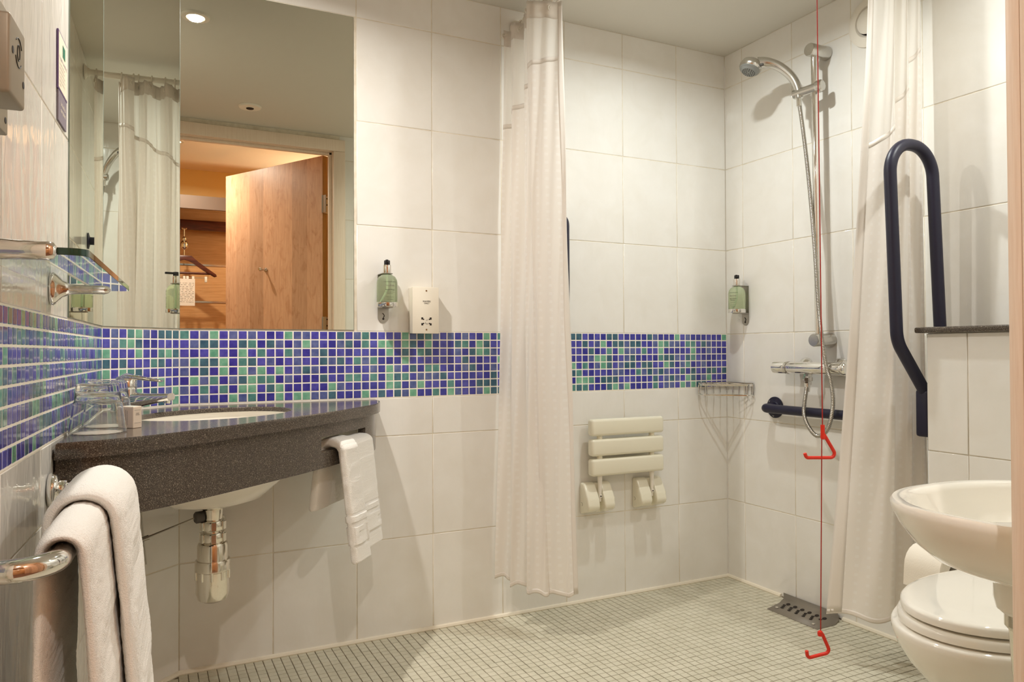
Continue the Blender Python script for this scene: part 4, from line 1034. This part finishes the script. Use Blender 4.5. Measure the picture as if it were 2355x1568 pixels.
# hose
hz_pts = [(.948, -.478, .800), (.936, -.482, .771), (.922, -.486, .703), (.916, -.514, .655), (.912, -.554, .632), (.914, -.593, .66), (.918, -.611, .741), (.922, -.600, .812), (.922, -.583, .863), (.925, -.563, .957), (.934, -.541, 1.076), (.940, -.521, 1.286), (.944, -.494, 1.529), (.944, -.474, 1.684), tuple(h0+Vector((.0, 0, -.035)))]
ho = thing('shower_hose', 'ribbed metal shower hose looping below the valve up to the slider', 'hose', (.93, -.55, .63))
P_ = spline(hz_pts, 60); b_ = BM(); D_ = [0]
for a, b in zip(P_, P_[1:]): D_.append(D_[-1]+(b-a).length)
tot = D_[-1]; npt = int(tot/.00135); fine = []; j = 0
for k in range(npt+1):
    s = tot*k/npt
    while j < len(D_)-2 and D_[j+1] < s: j += 1
    fine.append(P_[j].lerp(P_[j+1], min(1, max(0, (s-D_[j])/max(1e-9, D_[j+1]-D_[j])))))
tube(b_, fine, [.0072 if (k % 4) in (1, 2) else .0060 for k in range(len(fine))], 10); obj('ribbed_tube', b_, mat('hose_metal', (176, 172, 164), .24, 1.0), ho, True, ho, 60)
b_ = BM(); tube(b_, [P_[0]+Vector((0, 0, .006)), P_[0]-Vector((0, 0, .024))], [.0105, .0085], 14); obj('end_ferrule', b_, M['chrome'], ho, True, ho); b_ = BM(); tube(b_, [P_[-1]-Vector((0, 0, .012)), P_[-1]+Vector((0, 0, .014))], .0095, 14); obj('end_ferrule', b_, M['chrome'], ho, True, ho)
# thermostatic valve
XV = .955; zv = .858; yA, yB = -.318, -.648
va = thing('shower_valve', 'chrome thermostatic bar shower valve on the right shower wall', 'shower valve', (XR, -.48, zv))
b_ = BM(); lathe(b_, [(0, 0), (.0205, 0), (.0215, .002), (.0215, .228), (.0205, .23), (0, .23)], 32, axis((XV, -.39, zv), (0, -1, 0))); obj('bar_body', b_, M['chrome'], va, True, va)
b_ = BM(); lathe(b_, [(0, 0), (.018, .0), (.0215, .004), (.0215, .058), (.0205, .060), (0, .06)], 32, axis((XV, -.320, zv), (0, -1, 0))); kn = obj('temperature_knob', b_, M['chrome'], va, True, va)
b_ = BM(); lathe(b_, [(.020, 0), (.0228, .0005), (.0228, .0085), (.020, .009)], 32, axis((XV, -.3805, zv), (0, -1, 0)), False); obj('temperature_ring', b_, M['satin_chrome'], kn, True, va)
b_ = BM(); lathe(b_, [(0, 0), (.0225, 0), (.0235, .003), (.0235, .014), (.020, .02), (.0, .021)], 32, axis((XV, -.6205, zv), (0, -1, 0))); box(b_, XV-.030, XV-.016, -.640, -.585, zv-.006, zv+.006, .004); obj('flow_knob', b_, M['chrome'], va, True, va)
for y in (-.41, -.56):
    b_ = BM(); lathe(b_, [(0, 0), (.033, 0), (.033, .003), (.026, .014), (.019, .022), (.0175, .05), (0, .05)], 32, axis((XR-.0005, y, zv+.004), (-1, 0, 0))); obj('wall_union', b_, M['chrome'], va, True, va)
b_ = BM(); lathe(b_, [(0, 0), (.013, 0), (.013, .010), (.0165, .011), (.0165, .024), (.0125, .025), (.0125, .038), (0, .038)], 8, axis((XV-.004, -.478, zv-.020), (0, 0, -1))); obj('outlet', b_, M['chrome'], va, True, va)

# round wall vent behind the right curtain
vt = thing('extract_vent', 'round white extract vent on the right wall, half hidden by the curtain', 'vent', (XR, -.69, 2.00))
b_ = BM(); lathe(b_, [(.045, .0), (.082, 0), (.082, .006), (.070, .012), (.052, .012), (.045, .004)], 40, axis((XR-.0005, -.69, 2.00), (-1, 0, 0)), False); obj('outer_ring', b_, M['white_plastic'], vt, True, vt)
b_ = BM(); lathe(b_, [(0, 0), (.046, 0), (.046, .002), (0, .002)], 32, axis((XR-.0005, -.69, 2.00), (-1, 0, 0))); obj('throat', b_, M['dark_hole'], vt, True, vt)
b_ = BM(); lathe(b_, [(0, .010), (.040, .012), (.042, .016), (.030, .024), (0, .026)], 32, axis((XR-.0005, -.69, 2.00), (-1, 0, 0))); obj('centre_disc', b_, M['white_plastic'], vt, True, vt)

# ------------------------------------------------------------------ emergency pull cord
pc = thing('pull_cord', 'red emergency pull cord with two triangular handles hanging from the ceiling', 'pull cord', (.502, -.93, ZC))
b_ = BM(); tube(b_, [(.497, -.93, ZC), (.504, -.93, .700)], .0015, 8); tube(b_, [(.503, -.9285, .702), (.490, -.93, .178)], .0014, 8); obj('cord', b_, M['red_cord'], pc, True, pc)
def handle(pts, knot):
    b = BM(); tube(b, fillet(pts, .011, 6), .0046, 12); o = obj('handle', b, M['red'], pc, True, pc)
    for p in (pts[0], pts[-1]): pass
    b = BM(); lathe(b, [(0, -.008), (.006, -.006), (.0075, 0), (.006, .006), (0, .009)], 12, Matrix.Translation(knot)); obj('knot', b, M['red'], o, True, pc)
handle([(.505, -.930, .700), (.512, -.932, .690), (.548, -.940, .633), (.500, -.925, .634), (.456, -.918, .636), (.452, -.917, .648)], Vector((.506, -.930, .690)))
b_ = BM(); tube(b_, [(.5045, -.930, .694), (.5042, -.930, .722)], .0055, 12); obj('cord_grip', b_, M['red'], pc, True, pc)
handle([(.487, -.930, .176), (.494, -.932, .168), (.516, -.938, .118), (.490, -.928, .113), (.452, -.920, .108), (.449, -.920, .128)], Vector((.488, -.930, .170)))

# ------------------------------------------------------------------ floor drain plate against the right wall
dr = thing('drain_plate', 'grey perforated metal drain plate on the floor below the shower', 'drain plate', (.95, -.42, 0))
y0, y1_ = -.553, -.296
prof = [(.868, .0018), (.955, .0018), (.995, .008), (1.012, .020)]     # (x, z) cross section rising to the wall
b_ = BM(); rings = []
for y, k in ((y1_, 1), (y0, 1)):
    pass
cut = {0: (-.362, -.582), 1: (-.335, -.580), 2: (-.318, -.562), 3: (-.300, -.542)}
up_ = [[(x, cut[i][0], z), (x, cut[i][1], z)] for i, (x, z) in enumerate(prof)]
vt_ = [[b_.verts.new(q) for q in r] for r in up_]
for A, B_ in zip(vt_, vt_[1:]): b_.faces.new((A[0], A[1], B_[1], B_[0]))
o = obj('plate', b_, M['drain_steel'], dr, True, dr, 60); md = o.modifiers.new('thickness', 'SOLIDIFY'); md.thickness = .0015; md.offset = -1
for k in range(6):
    y = -.368-.032*k
    b_ = BM(); lathe(b_, [(0, 0), (.0075, 0), (.0075, .0008), (0, .0008)], 16, axis((.964, y, .0043), (-.26, 0, .95))); obj('hole', b_, M['dark_hole'], dr, True, dr)
    for r_, (dx, dy) in enumerate(((.949, -.006), (.935, -.014), (.921, -.022))):
        if k == 5 and r_: continue
        b_ = BM(); lathe(b_, [(0, 0), (.0058, 0), (.0058, .0006), (0, .0006)], 14, Matrix.Translation((dx, y+dy+.010, .0030))); obj('hole', b_, M['dark_hole'], dr, True, dr)
for x, y in ((.905, -.372), (.892, -.545)):
    b_ = BM(); lathe(b_, [(0, 0), (.006, 0), (.005, .0018), (0, .002)], 14, Matrix.Translation((x, y, .0036))); obj('screw', b_, M['chrome'], dr, True, dr)

# ------------------------------------------------------------------ boxed-in cistern on the right wall
BXF = .79; BY0 = YF+.002; BY1 = -1.030; BZ = .966
cs = thing('cistern_housing', 'tiled boxed-in cistern housing on the right wall behind the toilet', 'cistern housing', (BXF, (BY0+BY1)/2, 0))
b_ = BM(); box(b_, BXF+.003, XR-.0005, BY0, BY1-.003, 0, BZ); obj('carcass', b_, M['grout'], cs, False, cs)
us = [0, .112] + [.112+k*TW for k in range(1, 3)] + [BY1-BY0]; zs_ = [0, .3147, .648, BZ]
for i in range(len(us)-1):
    for j in range(3):
        a, e = us[i]+.0013, us[i+1]-.0013; c0, c1 = zs_[j]+.0013, zs_[j+1]-.0013
        me = tile_mesh(e-a, c1-c0, .0028, .0016, 'tile')
        if not me.materials: me.materials.append(M['tile'])
        o = bpy.data.objects.new('tile', me); COL.objects.link(o); o.parent = cs
        o.matrix_basis = cs.matrix_basis.inverted() @ Matrix.Translation((BXF, BY1-(a+e)/2, (c0+c1)/2)) @ Matrix.Rotation(-pi/2, 4, 'Z')
for j in range(3):
    a, e = BXF+.0005, XR-.002; c0, c1 = zs_[j]+.0013, zs_[j+1]-.0013
    me = tile_mesh(e-a, c1-c0, .0028, .0016, 'tile'); 
    if not me.materials: me.materials.append(M['tile'])
    o = bpy.data.objects.new('tile', me); COL.objects.link(o); o.parent = cs
    o.matrix_basis = cs.matrix_basis.inverted() @ Matrix.Translation(((a+e)/2, BY1, (c0+c1)/2)) @ Matrix.Rotation(pi, 4, 'Z')
b_ = BM(); box(b_, BXF-.022, XR-.0008, BY0, BY1+.022, BZ+.0005, BZ+.0165, .005, 3); o = obj('granite_shelf', b_, M['granite']); tag(o, 'thin dark speckled shelf slab on top of the tiled cistern housing', 'shelf')

# toilet
TYc = -1.455; XT = .165
to = thing('toilet', 'white back-to-wall toilet with closed lid under the small basin', 'toilet', (.45, TYc, 0))
def egg(k, n=56, xf=XT, xr=.63, hw=.182, grow=0.0):
    xm = xf+.27; out = []
    for q in range(n):
        t = 2*pi*q/n; c_, s_ = cos(t), sin(t)
        if c_ < 0: x = xm+(xm-xf+grow)*c_; y = (hw+grow)*abs(s_)**.98*(1 if s_ >= 0 else -1)
        else: x = xm+(xr-xm+grow*.3)*abs(c_)**.62; y = (hw+grow)*abs(s_)**.62*(1 if s_ >= 0 else -1)
        xc = .46; out.append(((x-xc)*k+xc, TYc+y*k))
    return out
b_ = BM(); R_ = []
for z, k, g in ((.386, .985, .0), (.390, 1.0, .0)): pass
def bowl_ring(z, kf, hwk, foot=0.0):
    """front pulled in by kf, width scaled by hwk; the back stays on the housing"""
    pts = []
    for (x, y) in egg(1.0, 56, XT, BXF-.0015, .184):
        xx = BXF-(BXF-x)*kf; pts.append((xx, TYc+(y-TYc)*hwk, z))
    return pts
for z, kf, hw in ((.0, .66, .56), (.05, .66, .56), (.12, .68, .58), (.17, .72, .64), (.22, .79, .74), (.27, .875, .855), (.31, .94, .93), (.345, .98, .98), (.372, 1.0, 1.0), (.382, 1.0, 1.0), (.387, .993, .99)):
    R_.append(bowl_ring(z, kf, hw))
loft(b_, R_); obj('pan', b_, M['ceramic'], to, True, to, 60)
def plate_solid(z0, z1, grow, xr, dome=0.0):
    b = BM(); rs = []
    for (z, g) in ((z0, -.006), (z0+.003, 0), (z1-.006, 0), (z1-.002, -.004), (z1, -.012)): rs.append([(x, y, z) for x, y in egg(1.0, 56, XT+.012, xr, .176, grow+g)])
    for kk, dz in ((.75, .4), (.45, .8), (.15, 1.0)): rs.append([((x-.42)*kk+.42, TYc+(y-TYc)*kk, z1+dome*dz) for x, y in egg(1.0, 56, XT+.012, xr, .176, grow-.012)])
    loft(b, rs); return b
obj('seat', plate_solid(.389, .409, .0, .62), M['ceramic'], to, True, to, 60)
obj('lid', plate_solid(.4115, .432, -.006, .62, .006), M['ceramic'], to, True, to, 60)
for y in (TYc-.075, TYc+.075):
    b_ = BM(); tube(b_, [(.633, y-.02, .404), (.633, y+.02, .404)], .012, 14); tube(b_, [(.633, y, .386), (.633, y, .404)], .009, 12); obj('hinge', b_, M['chrome'], to, True, to)

# small hand basin on the front wall
ZB_OFF = -.008
hb = thing('hand_basin', 'small white wall-hung hand basin over the toilet, right edge of the picture', 'basin', (.09, YF, .70))
BXc, BYc = .072, YF+.125
def bas(a, bf, z, cx=BXc, yback=YF+.002, cy=BYc, n=64):
    out = []
    for q in range(n):
        t = 2*pi*q/n; c_, s_ = cos(t), sin(t); x = cx+a*abs(c_)**.85*(1 if c_ >= 0 else -1)
        y = cy+bf*abs(s_)**.95 if s_ >= 0 else cy-(cy-yback)*abs(s_)**.35
        out.append((x, y, z+ZB_OFF))
    return out
rs = [bas(.05, .03, .590), bas(.08, .055, .592), bas(.115, .085, .601), bas(.150, .115, .616), bas(.180, .140, .640), bas(.201, .158, .668), bas(.211, .168, .690), bas(.2125, .1695, .699), bas(.209, .166, .704), bas(.2, .158, .7045)]
ib = YF+.05
rs += [bas(.190, .148, .702, yback=ib), bas(.184, .142, .694, yback=ib), bas(.165, .125, .660, yback=ib+.01), bas(.12, .09, .628, yback=ib+.03), bas(.05, .04, .616, yback=ib+.05)]
b_ = BM(); loft(b_, rs); obj('bowl', b_, M['ceramic'], hb, True, hb, 50)
b_ = BM(); lathe(b_, [(0, .59), (.040, .59), (.040, .540), (.036, .522), (.028, .515), (0, .515)], 28, Matrix.Translation((BXc+.02, BYc+.028, 0))); obj('waste_boss', b_, M['ceramic'], hb, True, hb)
b_ = BM(); lathe(b_, [(0, .515), (.026, .515), (.026, .497), (.02, .49), (.017, .44), (0, .44)], 24, Matrix.Translation((BXc+.02, BYc+.028, 0))); tube(b_, fillet([(BXc+.02, BYc+.028, .46), (BXc+.02, BYc+.028, .40), (BXc+.02, YF+.001, .40)], .03, 6), .0165, 14); obj('waste_pipe', b_, M['old_chrome'], hb, True, hb)

# toilet roll on its holder
tx, ty, tz = .735, -1.085, .352
th_ = thing('roll_holder', 'chrome toilet roll holder on the tiled cistern housing', 'roll holder', (BXF, ty, tz))
b_ = BM(); lathe(b_, [(0, 0), (.02, 0), (.02, .006), (.008, .010), (0, .010)], 20, axis((BXF-.0005, ty-.066, tz+.0), (-1, 0, 0))); tube(b_, fillet([(BXF-.003, ty-.066, tz), (tx, ty-.066, tz), (tx, ty+.055, tz)], .015, 6), .006, 12); obj('arm', b_, M['chrome'], th_, True, th_)
rl = thing('toilet_roll', 'white toilet roll on a holder by the cistern housing edge', 'toilet roll', (tx, ty, tz))
b_ = BM(); lathe(b_, [(.019, -.05), (.052, -.05), (.0535, -.048), (.0535, .048), (.052, .05), (.019, .05), (.019, -.05)], 40, axis((tx, ty, tz), (0, 1, 0)), False); obj('roll', b_, M['tissue'], rl, True, rl)
b_ = BM(); rings = []
for k in range(10):
    a = pi*.5+pi*.5*min(1, k/5); 
    x, z = (tx+.0542*cos(a), tz+.0542*sin(a)) if k <= 5 else (tx-.0542-.001*(k-5), tz-.012*(k-5))
    rings.append([(x, ty-.049, z), (x, ty+.049, z), (x-.0006, ty+.049, z), (x-.0006, ty-.049, z)])
loft(b_, rings); obj('loose_sheet', b_, M['tissue'], rl, True, rl)

# drop-down support rail, folded up
YD = -.972
dp = thing('drop_down_rail', 'navy drop-down support rail folded up beside the cistern housing', 'support rail', (.93, YD, .70))
b_ = BM(); pts = fillet([(.870, YD, .795), (.748, YD, .945), (.7235, YD, 1.498), (.905, YD, 1.498), (.9365, YD, .95), (.905, YD, .80)], .087, 14); tube(b_, pts, .0165, 20); obj('loop', b_, M['navy'], dp, True, dp)
b_ = BM(); box(b_, .848, .93, YD-.020, YD+.020, .675, .808, .008, 3); obj('pivot_block', b_, M['navy'], dp, True, dp)
b_ = BM(); box(b_, .92, XR-.012, YD-.016, YD+.016, .70, .76, .004); obj('pivot_arm', b_, M['navy'], dp, True, dp)
b_ = BM(); box(b_, XR-.014, XR-.0008, YD-.045, YD+.045, .60, .83, .003); obj('wall_plate', b_, M['navy'], dp, True, dp)
